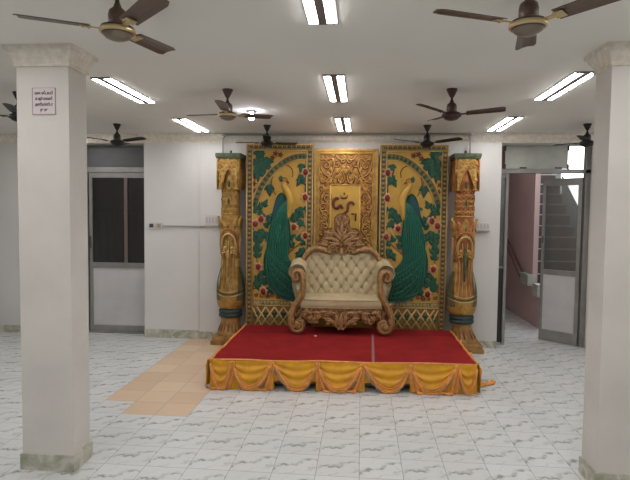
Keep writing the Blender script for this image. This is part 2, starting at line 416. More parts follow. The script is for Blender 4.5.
# stairwell beyond
MB().box(2.82, 2.90, 8.87, 12.0, 0, 3.6).box(2.82, 2.90, 8.42, 8.87, 0, .50).build('wall_stairwell_side', m_pink, kind=S)
MB().box(1.4, 2.82, 12.0, 12.1, 0, 3.6).box(1.3, 1.4, WY+.35, 12.1, 0, 3.6).build('wall_stairwell_pink', m_pink, kind=S)
bw = MB().box(2.82, 4.36, 12.0, 12.1, 0, 3.6).box(4.36, 5.05, 12.0, 12.1, 0, 1.7)
bw.box(5.0, 5.1, WY+.35, 12.1, 0, 3.6)
bw.build('wall_stairwell_end', m_concrete, kind=S)
MB().box(1.3, 3.7, WY+.35, 12.1, 3.6, 3.7).build('ceiling_stairwell', m_ceil, kind=S)  # covers one side only, unseen open roof added so daylight pours in
fl = MB().prism([(4.36, 1.7), (4.36, 2.66), (4.86, 1.7)], 11.9, 11.98)
fl.build('wall_stair_parapet', m_concrete, kind=S)
stq = bpy.data.objects.new('trim_stairs', None); C.objects.link(stq); stq['kind'] = S
sb = MB(); sn = MB()
for i in range(15):
    y = 8.5+.2*i; z = .2*i+.1
    sb.box(2.905, 3.85, y, y+.22 if i < 14 else 11.9, 0 if i == 0 else z-.25, z+.1)
    sn.box(2.905, 3.85, y-.012, y+.02, z+.1, z+.118)
o = sb.build('stair_steps', m_greystep, stq); o['kind'] = S
o = sn.build('stair_nosings', m_nosing, stq); o['kind'] = S
hr = thing('stair_handrail', 'brown sloping handrail fixed on the pink stairwell wall', 'handrail', (2.78, 9.75, 0))
child(MB().tube([(0, .65, 1.33), (0, -.5, .72)], .048, 8), 'rail', m_brown, hr)
child(MB().box(0, .04, .38, .42, 1.12, 1.2), 'bracket', m_brown, hr); child(MB().box(0, .04, -.3, -.26, .76, .84), 'bracket', m_brown, hr)
tag(MB().box(-.07, .07, -.2, .2, -.09, .09, bev=.006).build('stair_block', m_board, loc=(2.80, 9.03, .73)), 'pale block at the lower end of the brown handrail', 'block')
tag(MB().box(-.05, .05, -.12, .12, -.1, .1, bev=.006).build('stair_block', m_board, loc=(2.83, 8.60, .60)), 'small pale block on the low pink wall beside the open door leaf', 'block')

# ------------------------------------------------------------------ ceiling lights
def make_light():
    r = thing('ceiling_light', 'x', 'light', (0, 0, CEIL), 0, 'twin tube ceiling lights')
    L2, W2 = .475, .088
    child(MB().box(-W2, W2, -L2, L2, -.006, 0, bev=.002), 'light_housing', m_fixture, r)
    child(MB().box(-.024, .024, -L2+.005, L2-.005, -.016, -.006), 'divider', m_fixture, r)
    for s in (-1, 1):
        t = MB().box(s*.051-.026, s*.051+.026, -L2+.012, L2-.012, -.012, -.0055, bev=.002)
        child(t, 'light_tube', m_tube, r)
        for q in (-1, 1):
            ya, yb_ = sorted((q*(L2-.002), q*(L2-.013))); child(MB().box(s*.051-.027, s*.051+.027, ya, yb_, -.013, -.0055), 'end_cap', m_fixture, r)
    return r
L0 = make_light(); first = True
rows = {2.54: 'in the row next to the camera', 4.60: 'in the middle row', 6.42: 'in the row next to the back wall'}
cols = {-2.12: 'over the closed grey door side', -.232: 'in the centre line over the stage', 1.66: 'over the open doorway side'}
lab = {
 (-.232, 2.54): 'twin-tube ceiling light on the centre line, cut by the top edge of the picture',
 (-.232, 4.60): 'twin-tube ceiling light on the centre line, the middle one of three',
 (-.232, 6.42): 'small far twin-tube ceiling light just above the central gold panel',
 (-2.12, 4.60): 'slanting twin-tube ceiling light beside the capital of the column with the notice',
 (-2.12, 6.42): 'slanting twin-tube ceiling light near the cornice above the wall socket plate',
 (1.66, 4.60): 'slanting twin-tube ceiling light beside the capital of the plain column',
 (1.66, 6.42): 'slanting twin-tube ceiling light near the cornice beside the open doorway',
 (-2.12, 2.54): 'twin-tube ceiling light above and in front of the column with the notice'}
for x in (-2.12, -.232, 1.66, -4.0, 3.55):
    for y in (2.54, 4.60, 6.42, .6, -1.3):  # positions without an own label are unseen lamps added for illumination
        o = L0 if first else copy_tree(L0); first = False
        o.location = (x, y, CEIL) if (x, y) != (-2.12, 2.54) else (-2.2, 2.38, CEIL); o['label'] = lab.get((x, y), 'twin-tube ceiling light added unseen over the rest of the hall to light it')
b = thing('ceiling_bulb', 'single round lit bulb on a dark ceiling plate between the fans', 'light', (-1.18, 5.55, CEIL))
child(MB().lathe([(.055, -.012), (.055, 0)], 20), 'bulb_plate', m_fixture, b)
child(MB().lathe([(.016, -.012), (.018, -.03), (.028, -.045), (.033, -.065), (.028, -.085), (.012, -.098), (.001, -.10)][::-1], 16), 'bulb', m_bulb, b)

# ------------------------------------------------------------------ ceiling fans
def make_fan(label, mb, mbl, mring, mdome, drop=.215):
    r = thing('ceiling_fan', label, 'fan', (0, 0, CEIL), 0, 'ceiling fans')
    z = -drop
    child(MB().lathe([(.012, -.075), (.022, -.06), (.045, -.012), (.048, 0)], 20), 'ceiling_canopy', mb, r)
    child(MB().lathe([(.010, z+.03), (.010, -.06)], 12), 'downrod', mb, r)
    child(MB().lathe([(.04, z+.012), (.043, z+.02), (.043, z+.065), (.038, z+.085), (.02, z+.10), (.011, z+.125)], 20), 'motor_cap', mb, r)
    m = child(MB().lathe([(.03, z-.045), (.06, z-.035), (.078, z-.018), (.08, z-.008), (.076, z+.008), (.055, z+.018), (.03, z+.022)], 28), 'motor_housing', mb, r)
    child(MB().lathe([(.0805, z-.022), (.084, z-.018), (.084, z-.006), (.0805, z-.002)], 28), 'trim_ring', mring, m)
    child(MB().lathe([(.001, z-.055), (.03, z-.052), (.055, z-.042), (.068, z-.028), (.07, z-.02)], 24), 'motor_dome', mdome, m)
    for k in range(3):
        M = Matrix.Rotation(2*PI*k/3, 4, 'Z') @ Matrix.Translation((0, 0, z)) @ Matrix.Rotation(math.radians(-3), 4, 'Y') @ Matrix.Rotation(math.radians(-11), 4, 'X')
        vs = []; fs = []; n = 10
        for s in (0, 1):
            for i in range(n+1):
                t = i/n; x = .125+.315*t; hw = .043+.010*t - (.012*max(0, t-.9)*10 if t > .9 else 0)
                for q in (-1, -.33, .33, 1):
                    vs.append((x, q*hw, .006*(1-q*q)-(.004 if s else 0)))
        K = (n+1)*4
        for i in range(n):
            for j in range(3):
                a = i*4+j; fs.append((a, a+4, a+5, a+1)); fs.append((K+a, K+a+1, K+a+5, K+a+4))
        for i in range(n): fs.append((i*4, K+i*4, K+i*4+4, i*4+4)); fs.append((i*4+3, i*4+7, K+i*4+7, K+i*4+3))
        fs.append((0, 1, 2, 3, K+3, K+2, K+1, K)); e = n*4; fs.append((e, K+e, K+e+1, K+e+2, K+e+3, e+3, e+2, e+1))
        bl = child(MB().add(vs, fs, 0, False, M), 'fan_blade', mbl, r)
        br = MB().box(.07, .135, -.012, .012, -.009, -.004, M=M).box(.12, .165, -.026, .026, -.0095, -.0045, bev=.002, M=M)
        for px_, py_ in ((.13, .016), (.13, -.016), (.155, 0)): br.lathe([(.004, -.013), (.004, -.0095)], 8, c=(px_, py_), M=M)
        child(br, 'blade_bracket', mring, bl)
    return r
def deg(a): return math.radians(a)
fa = make_fan('large brown ceiling fan with a gold ring, above the notice column', m_fanbrown, m_fanblade, m_fangold, m_fangrey)
def put(o, x, y, a, label): o.location = (x, y, CEIL); o.rotation_euler = (0, 0, deg(a)); o['label'] = label
put(fa, -1.17, 2.45, 78, 'large brown ceiling fan with a gold ring, beside the capital of the notice column')
put(copy_tree(fa), .735, 2.48, 75, 'large brown ceiling fan with a gold ring, over the side of the plain column')
put(copy_tree(fa), -1.19, 4.59, 37, 'brown fan with pale ring under its motor, hanging close to the single lit bulb')
fb = make_fan('x', m_fandk, m_fandk, m_fandk, m_fandk)
put(fb, .76, 4.65, 346, 'reddish dark brown ceiling fan between the centre lights and the doorway lights')
fc = make_fan('x', m_fanblack, m_fanblack, m_fanblack, m_fanblack)
put(fc, -1.175, 6.45, 40, 'far dark ceiling fan in front of the peacock panel next to the closed door side')
put(copy_tree(fc), .78, 6.5, 325, 'far dark ceiling fan in front of the peacock panel next to the open doorway side')
put(copy_tree(fc), -3.04, 6.33, 100, 'black ceiling fan in front of the closed door with the grey transom')
put(copy_tree(fc), -3.16, 4.62, 295, 'black ceiling fan half hidden behind the notice column')
put(copy_tree(fc), 2.62, 6.45, 0, 'dark ceiling fan beside the plain column, over the stairwell doorway')

# ------------------------------------------------------------------ wall fittings
def switchboard(x0, x1, z0, z1, label, cols_, ledge=True, dep=.03):
    r = thing('switchboard', label, 'switch', ((x0+x1)/2, WY, z0))
    w_, h_ = (x1-x0)/2, z1-z0
    child(MB().box(-w_, w_, -dep, 0, 0, h_, bev=.004), 'back_box', m_plastic, r)
    n = len(cols_)
    for i, m in enumerate(cols_):
        cx = -w_+(i+.5)*2*w_/n
        s = MB().box(cx-w_/n*.55, cx+w_/n*.55, -dep-.006, -dep, h_*.25, h_*.8, bev=.002)
        child(s, 'switch', m_switch if m is m_plastic else m, r)
    if ledge: child(MB().box(-w_-.004, w_+.004, -dep-.012, 0, -.012, 0), 'bottom_edge', m_switchtan, r)
    return r
switchboard(-2.165, -1.985, 1.60, 1.745, 'white box of four switches beside the pillar, at the end of the wall conduit', [m_plastic]*4)
switchboard(1.525, 1.70, 1.585, 1.69, 'white box of four switches between a gilded pillar and the doorway', [m_plastic]*4)
q = switchboard(-2.99, -2.78, 1.54, 1.635, 'small plate with one dark and one tan socket beside the closed door', [m_switchdk, m_switchtan], False, .018)
q.location.y = WY-.014
c = MB().box(-2.78, -2.262, WY-.030, WY-.014, 1.575, 1.595).box(-2.262, -2.165, WY-.016, WY, 1.575, 1.595)
tag(c.build('cable_conduit', m_conduit), 'thin horizontal cable casing running along the wall between two switch plates', 'conduit')
pp = smooth_path([(-1.905, WY-.07, 2.60), (-1.905, WY-.07, 2.76), (-1.895, WY-.08, 2.80), (-1.86, WY-.08, 2.835), (-1.80, WY-.08, 2.845), (-.2, WY-.08, 2.845), (1.30, WY-.08, 2.845), (1.37, WY-.08, 2.835), (1.405, WY-.08, 2.80), (1.41, WY-.07, 2.76), (1.41, WY-.07, 2.60)], 5)
tag(MB().tube(pp, .012, 8).build('conduit_pipe', m_conduit), 'grey pipe bending down from the cornice onto the tops of both pillars', 'pipe')
# notice on the column
nt_ = thing('notice_sign', 'small framed white notice with four lines of black writing on the column', 'sign', (-2.108, 3.35, 2.51))
child(MB().box(-.078, .078, -.006, 0, -.088, .088, bev=.002), 'sign_board', m_sign, nt_)
child(MB().box(-.081, .081, -.009, 0, .084, .088).box(-.081, .081, -.009, 0, -.088, -.084).box(-.081, -.077, -.009, 0, -.088, .088).box(.077, .081, -.009, 0, -.088, .088), 'sign_frame', mat('sign_edge', (176, 166, 164), .6), nt_)
def text_mesh(body, size, width, name, m, parent, loc, bold=.0):
    cu = bpy.data.curves.new(name+'_curve', 'FONT'); cu.body = body; cu.size = size; cu.align_x = 'CENTER'; cu.align_y = 'CENTER'; cu.extrude = .0006; cu.offset = bold
    t = bpy.data.objects.new(name+'_tmp', cu); C.objects.link(t)
    bpy.context.view_layer.update()
    me = bpy.data.meshes.new_from_object(t.evaluated_get(bpy.context.evaluated_depsgraph_get()))
    bpy.data.objects.remove(t)
    if len(me.vertices):
        xs = [v.co.x for v in me.vertices]; k = width/max(1e-6, max(xs)-min(xs)); cx = (max(xs)+min(xs))/2
        for v in me.vertices: v.co.x = (v.co.x-cx)*k
    me.materials.clear(); me.materials.append(m)
    o = bpy.data.objects.new(name, me); C.objects.link(o); o.parent = parent; o.location = loc; o.rotation_euler = (PI/2, 0, 0)
    return o
for s_, z_, wd in (('\u0bae\u0ba3 \u0bae\u0bc7\u0b9f\u0bc8\u0baf\u0bbf', .052, .125), ('\u0bb2\u0bcd \u0bb7\u0bc2 \u0b95\u0bbe\u0bb2\u0ba3\u0bbf', .015, .118), ('\u0b85\u0ba3\u0bbf\u0baf\u0b95\u0bcd\u0b95\u0bc2\u0b9f\u0bbe', -.022, .125), ('\u0ba4\u0bc1 \u0bae\u0bc1', -.058, .052)):
    text_mesh(s_, .027, wd, 'lettering', m_ink, nt_, (0, -.0068, z_), .0006)

# ------------------------------------------------------------------ stage
FL, FR, BR, BL = Vector((-1.505, 5.15)), Vector((1.175, 5.30)), Vector((1.165, 6.87)), Vector((-1.51, 6.87))
SH = .287
def quad_slab(a, b, c_, d, z0, z1, mi=0):
    m_ = MB(); P = [(p.x, p.y, z) for z in (z0, z1) for p in (a, b, c_, d)]
    return m_.add(P, [(3, 2, 1, 0), (4, 5, 6, 7), (0, 1, 5, 4), (1, 2, 6, 5), (2, 3, 7, 6), (3, 0, 4, 7)], mi)
st = thing('stage_platform', 'low wedding stage platform under the red carpet and gold skirt', 'stage')
child(quad_slab(FL+Vector((.03, .03)), FR+Vector((-.03, .03)), BR, BL, .05, SH-.008), 'platform_deck', m_wood, st)
for x, y in ((-1.4, 5.3), (1.05, 5.45), (1.05, 6.75), (-1.4, 6.75), (-.2, 5.4), (-.2, 6.7)):
    child(MB().box(x-.04, x+.04, y-.04, y+.04, 0, .05), 'leg', m_wood, st)
def lerp(a, b, t): return a+(b-a)*t
tA = .78
SL, SR = lerp(FL, BL, .74), lerp(FR, BR, .80)
ct = lerp(FL, FR, .615); cs = lerp(SL, SR, .625)
def carpet(poly, label, m, name='red_carpet'):
    b_ = MB(); k = len(poly)
    vs = [(p.x, p.y, SH-.008) for p in poly]+[(p.x, p.y, SH) for p in poly]
    b_.add(vs, [tuple(range(k))[::-1], tuple(range(k, 2*k))]+[(i, (i+1) % k, k+(i+1) % k, k+i) for i in range(k)])
    return tag(b_.build(name, m), label, 'carpet')
e1 = Vector((.0, .008))
# wavy front edge
fe = [lerp(FL, ct, t)+Vector((0, .004*math.sin(9*t))) for t in (0, .2, .4, .6, .8, 1)]
carpet(fe+[cs, SL], 'large red carpet piece before the sofa, on the beige floor tile side', m_red)
carpet([ct, FR, SR, cs], 'red carpet piece on the front of the stage, beyond the grey seam tape', m_red)
carpet([SL+e1, SR+e1, BR, BL], 'red carpet strip along the back of the stage, under the sofa', m_red2)
sv = Vector((.014, 0))
bm_ = quad_slab(ct-sv, ct+sv, cs+sv, cs-sv, SH+.0005, SH+.002)
tag(bm_.build('seam_tape', m_seam), 'faded greyish tape strip running front to back over the red carpet', 'tape')

# skirt
path = [(BL, 'l'), (FL, 'f'), (FR, 'r'), (BR, 'e')]
sk = thing('stage_skirt', 'gold satin skirt with orange swags pinned round the stage edge', 'cloth')
def edge_pt(a, b_, s, out=0., bow=0.):
    d = (b_-a); n = Vector((d.y, -d.x)).normalized()
    return lerp(a, b_, s)+n*out
SKEW = [1, .84, 1.2, .88, 1.18, .82, 1.12]
def swag_field(t, z, ph):
    """outward push of the cloth in a span, t 0..1 between gathers, z height"""
    dz = (SH-z)/SH
    sag = .25+.72*(1-abs(2*t-1)**2.2)
    c_ = dz/sag
    bell = math.sin(PI*t)
    fold = .013*math.sin(2*PI*(c_*3.1+ph))*min(1, dz*3)*(.45+.55*abs(2*t-1)**.5)
    if c_ > 1.0:
        return -.004+.006*math.sin(t*50)*.4
    return .018+fold+.020*bell*dz
def skirt_side(a, b_, gathers, phs, name, tail=True):
    """cloth mesh between gathers (fractions of the edge)"""
    spans = list(zip(gathers[:-1], gathers[1:])); L = (b_-a).length
    m_ = MB(); NZ = 26
    vs = []; fs = []; ncol = 0; hole = set()
    for si, (g0, g1) in enumerate(spans):
        n = max(8, int((g1-g0)*L/.011))
        for i in range(n + (1 if si == len(spans)-1 else 0)):
            t = i/n; s = g0+(g1-g0)*t; tk = t**SKEW[si]
            for j in range(NZ+1):
                z = SH*(1-j/NZ)+.002
                d = swag_field(tk, z, phs[si])
                near = min(t, 1-t)*(g1-g0)*L
                gz = (SH-z)/SH
                if name == 'front_cloth' and si in (2, 4, 5) and gz > .66 and t < (.5 if si == 5 else 1) and gz > 1.03*(.25+.72*(1-abs(2*tk-1)**2.2)) and near > .012: hole.add((ncol, j))
                if near < .06:
                    k = (1-near/.06); d = d*(1-k)+(.02+.010*math.sin(near*420+si))*k*(1-.3*gz)
                p = edge_pt(a, b_, s, d+.006+.022*gz)
                vs.append((p.x, p.y, z))
            ncol += 1
    for i in range(ncol-1):
        for j in range(NZ):
            if (i, j) in hole: continue
            q0 = i*(NZ+1)+j; fs.append((q0, q0+1, q0+NZ+2, q0+NZ+1))
    m_.add(vs, fs, 0, True); child(m_, name, m_satin, sk)
    # orange net: hanging rims, gather folds and pooled tails
    for si, (g0, g1) in enumerate(spans):
        Ls = (g1-g0)*L
        if Ls > .15:
            sw = MB()
            for q in range(7):
                sag = [.97, .91, .83, .70, .55, .99, .76][q]-.03*random.random()
                t0 = .02+.015*q; pts = []; rr = []
                for i in range(31):
                    t = t0+(1-2*t0)*i/30
                    u = abs(2*t**SKEW[si]-1)
                    z = SH*(1-sag*(1-u**2.1))-.004
                    z = max(.010, z)
                    s = g0+(g1-g0)*t
                    p = edge_pt(a, b_, s, .034+.018*math.sin(PI*t)*(1-z/SH)+(.008 if q % 2 else 0)+.018*(1-z/SH))
                    pts.append((p.x, p.y, z)); rr.append((.0105 if q < 3 else .0085)*(.55+.6*u))
                if q >= 3: 
                    # upper folds show only close to the gathers
                    cut = {3: 11, 4: 8, 6: 12}.get(q, 9)
                    if q != 5:
                        sw.tube(pts[:cut], [r_*(1-i/(cut)) +.001 for i, r_ in enumerate(rr[:cut])], 6)
                        sw.tube(pts[-cut:], [r_*((i+1)/(cut))+.001 for i, r_ in enumerate(rr[-cut:])], 6)
                    else: sw.tube(pts, rr, 6)
                else: sw.tube(pts, rr, 7)
            child(sw, 'swag', m_orange, sk)
            fg = MB()
            for i in range(60):
                t = .04+.92*i/59; u = abs(2*t**SKEW[si]-1); z = SH*(1-.95*(1-u**2.1))-.008
                if z < .02: z = .024
                s = g0+(g1-g0)*t; p = edge_pt(a, b_, s, .030+.012*math.sin(PI*t)); ln = .022+.045*u*random.random()
                z2 = max(.003, z-ln)
                fg.tube([(p.x, p.y, z), (p.x+random.uniform(-.004, .004), p.y-.006, z2)], [.0055, .006], 4)
            child(fg, 'fringe', m_fringe, sk)
    for gi, g0 in enumerate(gathers[1:-1] if not tail else gathers[1:-1]):
        gt = MB()
        lean = random.choice((-.5, .45, .6, -.35))
        for q in range(5):
            off = (q-2)*.010
            pts = []
            for i in range(14):
                t = i/13; z = SH*(1-t)+.002
                z = max(z, .012)
                spread = off*(.9+.8*t*t)+lean*.13*t*t
                p = edge_pt(a, b_, g0+spread/L, .036+.008*math.sin(q*2.1)+.012*t)
                pts.append((p.x, p.y, z))
            gt.tube(pts, [.0085+.002*math.sin(q+i*.3) for i in range(14)], 6)
        # end lying on the floor
        for q in range(3):
            pts = []
            for i in range(12):
                t = i/11; p = edge_pt(a, b_, g0+(lean*.13+t*.15*(1 if lean > 0 else -1))/L, .050+.012*q+.012*math.sin(5*t+q))
                pts.append((p.x, p.y, .012+.005*math.sin(9*t+q)))
            gt.tube(pts, [.010]*11+[.004], 6, flat=.8)
        child(gt, 'gathered_tail', m_orange, sk)
fg_ = [0, .085, .235, .405, .575, .755, .925, 1.0]
skirt_side(FL, FR, fg_, [.1, .3, .8, .5, .05, .65, .2], 'front_cloth')
skirt_side(BL, FL, [0, .35, .72, 1.0], [.1, .6, .3], 'side_cloth')
skirt_side(FR, BR, [0, .3, .66, 1.0], [.1, .6, .3], 'side_cloth')
eb = MB()
for a, b_ in ((BL, FL), (FL, FR), (FR, BR)):
    pts = []; n = 50
    for i in range(n+1):
        p = edge_pt(a, b_, i/n, .006+.006*math.sin(i*.7)*math.sin(i*.23)); pts.append((p.x, p.y, SH+.004+.004*math.sin(i*.35)))
    eb.tube(pts, .012, 8, flat=.9)
child(eb, 'top_hem', m_orange, sk)
# loose ends of net on the floor
lo = MB()
for q in range(4):
    lo.tube(smooth_path([(1.22, 5.50+.015*q, .014), (1.29, 5.52+.02*q, .018), (1.36, 5.56+.012*q, .014), (1.43-.02*q, 5.60+.02*q, .016)], 5), [.014]*15+[.008], 7, flat=.7)
lo.ell((1.42, 5.63, .022), (.03, .03, .02))
child(lo, 'loose_end', m_orange, sk, 'orange net end trailing on the floor tiles')
lo = MB()
for q in range(4):
    lo.tube(smooth_path([(-1.50, 5.13+.02*q, .015), (-1.55, 5.16+.03*q, .02), (-1.58, 5.22+.03*q, .014)], 5), .012, 7, flat=.7)
child(lo, 'loose_end', m_fringe, sk, 'lilac fringe bunched at the corner')
tag(MB().ell((0, 0, .008), (.018, .012, .009), 8, 5).build('paper_scrap', m_paper, loc=(-.535, 6.30, SH)), 'tiny pale scrap lying on the red carpet before the sofa', 'scrap')

# ------------------------------------------------------------------ peacock panels
SCL = .01326
def peacock_panel(sg, loc, rot, label):
    """drawn in the picture units of the panel, (u across, v down) -> local metres; sg mirrors it"""
    r = thing('peacock_panel', label, 'panel', loc, rot, 'peacock panels behind the sofa')
    def P(u, v): return (sg*(u-414.5)*SCL, 2.70-(v-143.5)*SCL)
    def Q(u, v, y): x, z = P(u, v); return (x, y, z)
    HW = 33.4*SCL; T = 2.70
    child(MB().box(-HW+.01, HW-.01, 0, .06, 0, T-.01), 'board', m_goldbg, r)
    bd = MB(); bw_ = .082
    bd.box(-HW, HW, -.022, .06, T-bw_, T, 0, .006); bd.box(-HW, -HW+bw_, -.022, .06, .0, T-bw_, 0, .006); bd.box(HW-bw_, HW, -.022, .06, 0, T-bw_, 0, .006)
    k = int((T-.1)/.062)
    for i in range(k):
        z = T-.115-i*.062
        for x in (-HW+bw_/2, HW-bw_/2):
            for s in (-1, 1): bd.leaf(x+s*.004, z, deg(90)+s*deg(48), .042, .024, -.0225, .008, 1, k=3)
            bd.ell((x, -.0225, z-.018), (.012, .006, .006), 6, 4, 2)
    for i in range(13):
        x = -HW+.065+i*(2*HW-.13)/12
        for s in (-1, 1): bd.leaf(x, T-bw_/2-.014, deg(90)+s*deg(45), .042, .024, -.0225, .008, 1, k=3)
        bd.ell((x+.03, -.0225, T-bw_/2+.012), (.008, .006, .012), 6, 4, 2)
    xi = HW-bw_
    for p in ([(-xi, T-bw_), (xi, T-bw_)], [(-xi, T-bw_), (-xi, .3)], [(xi, T-bw_), (xi, .3)]):
        bd.tube([(x, -.02, z) for x, z in p], .007, 6, 3)
    for p in ([(-HW+.004, T-.004), (HW-.004, T-.004)], [(-HW+.004, T), (-HW+.004, .0)], [(HW-.004, T), (HW-.004, .0)]):
        bd.tube([(x, -.02, z) for x, z in p], .008, 6, 3)
    child(bd, 'border_frame', [m_gold2, m_leafd, m_goldpale, m_goldpale], r)
    # bottom friezes
    bb = MB(); zt = P(0, 300.6)[1]; zm = P(0, 306.5)[1]
    bb.box(-xi, xi, -.014, .01, zm, zt, 0)
    for z in (zt, zm): bb.tube([(-xi, -.014, z), (xi, -.014, z)], .007, 6, 1)
    for i in range(16): bb.leaf(-xi+.02+i*.046, zm+.02, deg(60), .055, .022, -.015, .01, 1, k=4)
    child(bb, 'frieze', [m_band, m_goldpale], r)
    b2 = MB(); b2.box(-xi, xi, -.012, .01, 0, zm-.006, 0)
    for i in range(6):
        for s in (-1, 1):
            x = -xi+.06+i*.122
            b2.tube([(max(-xi, min(xi, x-s*.10)), -.014, .20), (max(-xi, min(xi, x+s*.12)), -.014, zm-.02)], .011, 6, 1, up=(0, 1, 0))
    for i in range(6):
        for a in (60, 120, 240, 300): b2.leaf(-xi+.06+i*.122, .40, deg(a), .065, .035, -.014, .014, 2, k=4)
    child(b2, 'lower_frieze', [m_gold2, m_goldpale, m_leaf], r)
    # arch band
    arc = smooth_path([(385, 156, 0), (392, 155.5, 0), (400, 156.5, 0), (408, 160, 0), (416, 165.5, 0), (424, 173, 0), (430, 181, 0), (435, 190.5, 0), (438.7, 201, 0), (440.5, 205, 0)], 4)
    ab = MB(); pts = [P(p.x, p.y) for p in arc]; wd = .043
    nr = []
    for i, p in enumerate(pts):
        a = pts[max(0, i-1)]; c_ = pts[min(len(pts)-1, i+1)]; t = Vector((c_[0]-a[0], c_[1]-a[1])).normalized(); nr.append((-t.y, t.x))
    out = [(p[0]+n[0]*wd, p[1]+n[1]*wd) for p, n in zip(pts, nr)]+[(p[0]-n[0]*wd, p[1]-n[1]*wd) for p, n in reversed(list(zip(pts, nr)))]
    out = [(max(-xi, min(xi, x)), z) for x, z in out]
    ab.prism(out, -.016, .0, 0)
    for s in (-1, 1): ab.tube([(max(-xi, min(xi, p[0]+s*n[0]*wd)), -.016, p[1]+s*n[1]*wd) for p, n in zip(pts, nr)], .006, 6, 1)
    for i in range(1, len(pts)-1, 2):
        p = pts[i]; a = math.atan2(nr[i][1], nr[i][0])
        ab.leaf(p[0]-nr[i][0]*.03, p[1]-nr[i][1]*.03, a, .062, .050, -.016, .014, 2, k=4)
    child(ab, 'arch_band', [m_gold2, m_goldpale, m_leaf], r)
    # corner foliage above the arch
    def multi_leaf(u, v, a0, size, m=0, n=5, y=-.004, mbt=None):
        b_ = mbt or MB(); x, z = P(u, v)
        for i in range(n):
            a = a0+(i-(n-1)/2)*.62
            if sg < 0: a = PI-a
            L_ = size*(1-.16*abs(i-(n-1)/2))
            b_.leaf(x, z, a, L_, size*.42, y, .022, m)
        return b_
    cf = multi_leaf(433, 159, deg(262), .26, 0, 5); multi_leaf(430, 152.5, deg(0), .19, 0, 3, mbt=cf); multi_leaf(437, 168, deg(268), .19, 0, 3, mbt=cf); multi_leaf(438, 153, deg(215), .15, 0, 3, mbt=cf)
    child(cf, 'corner_leaf', m_leaf, r)
    for (u, v) in ((439, 160), (440.5, 183), (439, 190), (419, 153), (414, 154), (440, 176), (422, 157)):
        x, z = P(u, v); cr = MB()
        for j in range(5): cr.leaf(x, z, j*1.256, .045, .028, -.004, .016, 0, k=4)
        child(cr, 'corner_flower', m_outline, r)
    # branches
    def branch(ps, r0, m=m_branch):
        child(MB().tube(smooth_path([Q(u, v, -.006) for u, v in ps], 5), [r0]*((len(ps)-1)*5+1), 7), 'branch', m, r)
    branch([(388, 236), (394, 243), (402, 250), (409, 257)], .012)
    branch([(385, 212), (390, 222), (396, 236), (403, 246), (411, 254)], .009, m_petal)
    branch([(388, 152), (388.3, 166), (389, 182), (387, 196), (388, 214), (386.5, 233)], .006)
    branch([(443, 228), (438, 236), (430, 243), (424, 248)], .008, m_petal)
    branch([(436, 247), (437, 262), (431, 280), (424, 297)], .008)
    branch([(385, 222), (390, 228), (396, 231)], .008, m_petal)
    # peacock
    body = smooth_path([(p[0], p[1], 0) for p in [(411.5, 192), (416, 194.5), (418.8, 201), (421.6, 213.3), (423.6, 227), (425.6, 240), (428.5, 252), (430, 262), (428.5, 275), (425, 286), (418, 294), (410, 299.3), (400, 301), (391, 300.4), (388.5, 294), (389.5, 285), (393, 276.6), (396.5, 268), (402, 262), (405, 256.8), (404, 247), (403, 235), (404.5, 220), (405.7, 206), (408, 197)]], 3, True)
    pk = MB(); pk.prism([P(p.x, p.y) for p in body], -.048, 0, 0, .016)
    # feather ridges sweeping down the train
    for i in range(13):
        t = i/12
        x_top = 406.5+14*t; x_mid = 404.5+21.5*t
        ps = [(407+7*t, 200+6*t), (x_top, 215+3*t), (x_mid, 238), (405.5+21*t, 256), (397+29*t, 274-2*t), (389.5+33*t, 288+1*t), (390+22*t*(1-.3*t), 299-3*t*t)]
        if i % 2: ps = ps[:-1]
        pth = smooth_path([Q(u, v, -.049) for u, v in ps], 4)
        pk.tube(pth, [.0075*(.5+.5*math.sin(PI*min(1, (j+2)/len(pth)))) for j in range(len(pth))], 6, 1)
    for i in range(34):
        u = 407+random.random()*17; v = 203+random.random()*40
        x, z = P(u, v); pk.leaf(x, z, deg(-80), .05, .03, -.047, .012, 1 if i % 3 else 0, k=4)
    # curved feather scallops low on the train
    for i in range(7):
        ps = [(391+i*.6, 297-i*4.5), (400, 296.5-i*5), (409+i*.6, 291-i*5.5), (418+i, 281-i*5.5), (425, 268-i*4)]
        pth = smooth_path([Q(u, v, -.05) for u, v in ps], 5)
        pk.tube(pth, [.009*(.4+.6*math.sin(PI*min(1, (j+2)/len(pth)))) for j in range(len(pth))], 6, 1 if i % 2 else 0)
    body_o = child(pk, 'peacock_body', [m_green, m_greenl], r)
    wg = MB().prism([P(p.x, p.y) for p in smooth_path([(410.5, 195, 0), (416, 197, 0), (420, 206, 0), (420.5, 217, 0), (415, 208, 0), (411, 202, 0)], 3, True)], -.062, -.045, 0, .006)
    child(wg, 'wing_patch', m_teal, body_o, 'blue patch on the back')
    nk = smooth_path([Q(*p) for p in [(409.5, 181.5, -.028), (410.2, 185, -.028), (407.8, 189, -.028), (404.8, 194, -.028), (403.6, 200, -.03), (404.2, 207, -.03), (405.3, 214, -.03), (406, 221, -.022)]], 5)
    n_ = len(nk); rr = [.025+.024*math.sin(PI*min(1, i/(n_*.9)))**1.3 for i in range(n_)]; rr[-5:] = [.036, .030, .023, .015, .007]
    nb = MB().tube(nk, rr, 10, 0, .7)
    x, z = P(409.3, 180); nb.ell((x, -.03, z), (.034, .022, .028), 12, 8, 0)
    nb.tube([Q(408, 180.3, -.03), Q(405.6, 181.6, -.03), Q(404.6, 183, -.028)], [.014, .009, .002], 6, 1)
    nb.tube(smooth_path([Q(406.5, 179.5, -.045), Q(408.5, 177.2, -.046), Q(411.5, 177.8, -.046), Q(412.2, 181, -.045)], 4), .006, 6, 1)
    nb.ell((P(409, 179.6)[0], -.052, P(409, 179.6)[1]), (.006, .004, .006), 8, 5, 2)
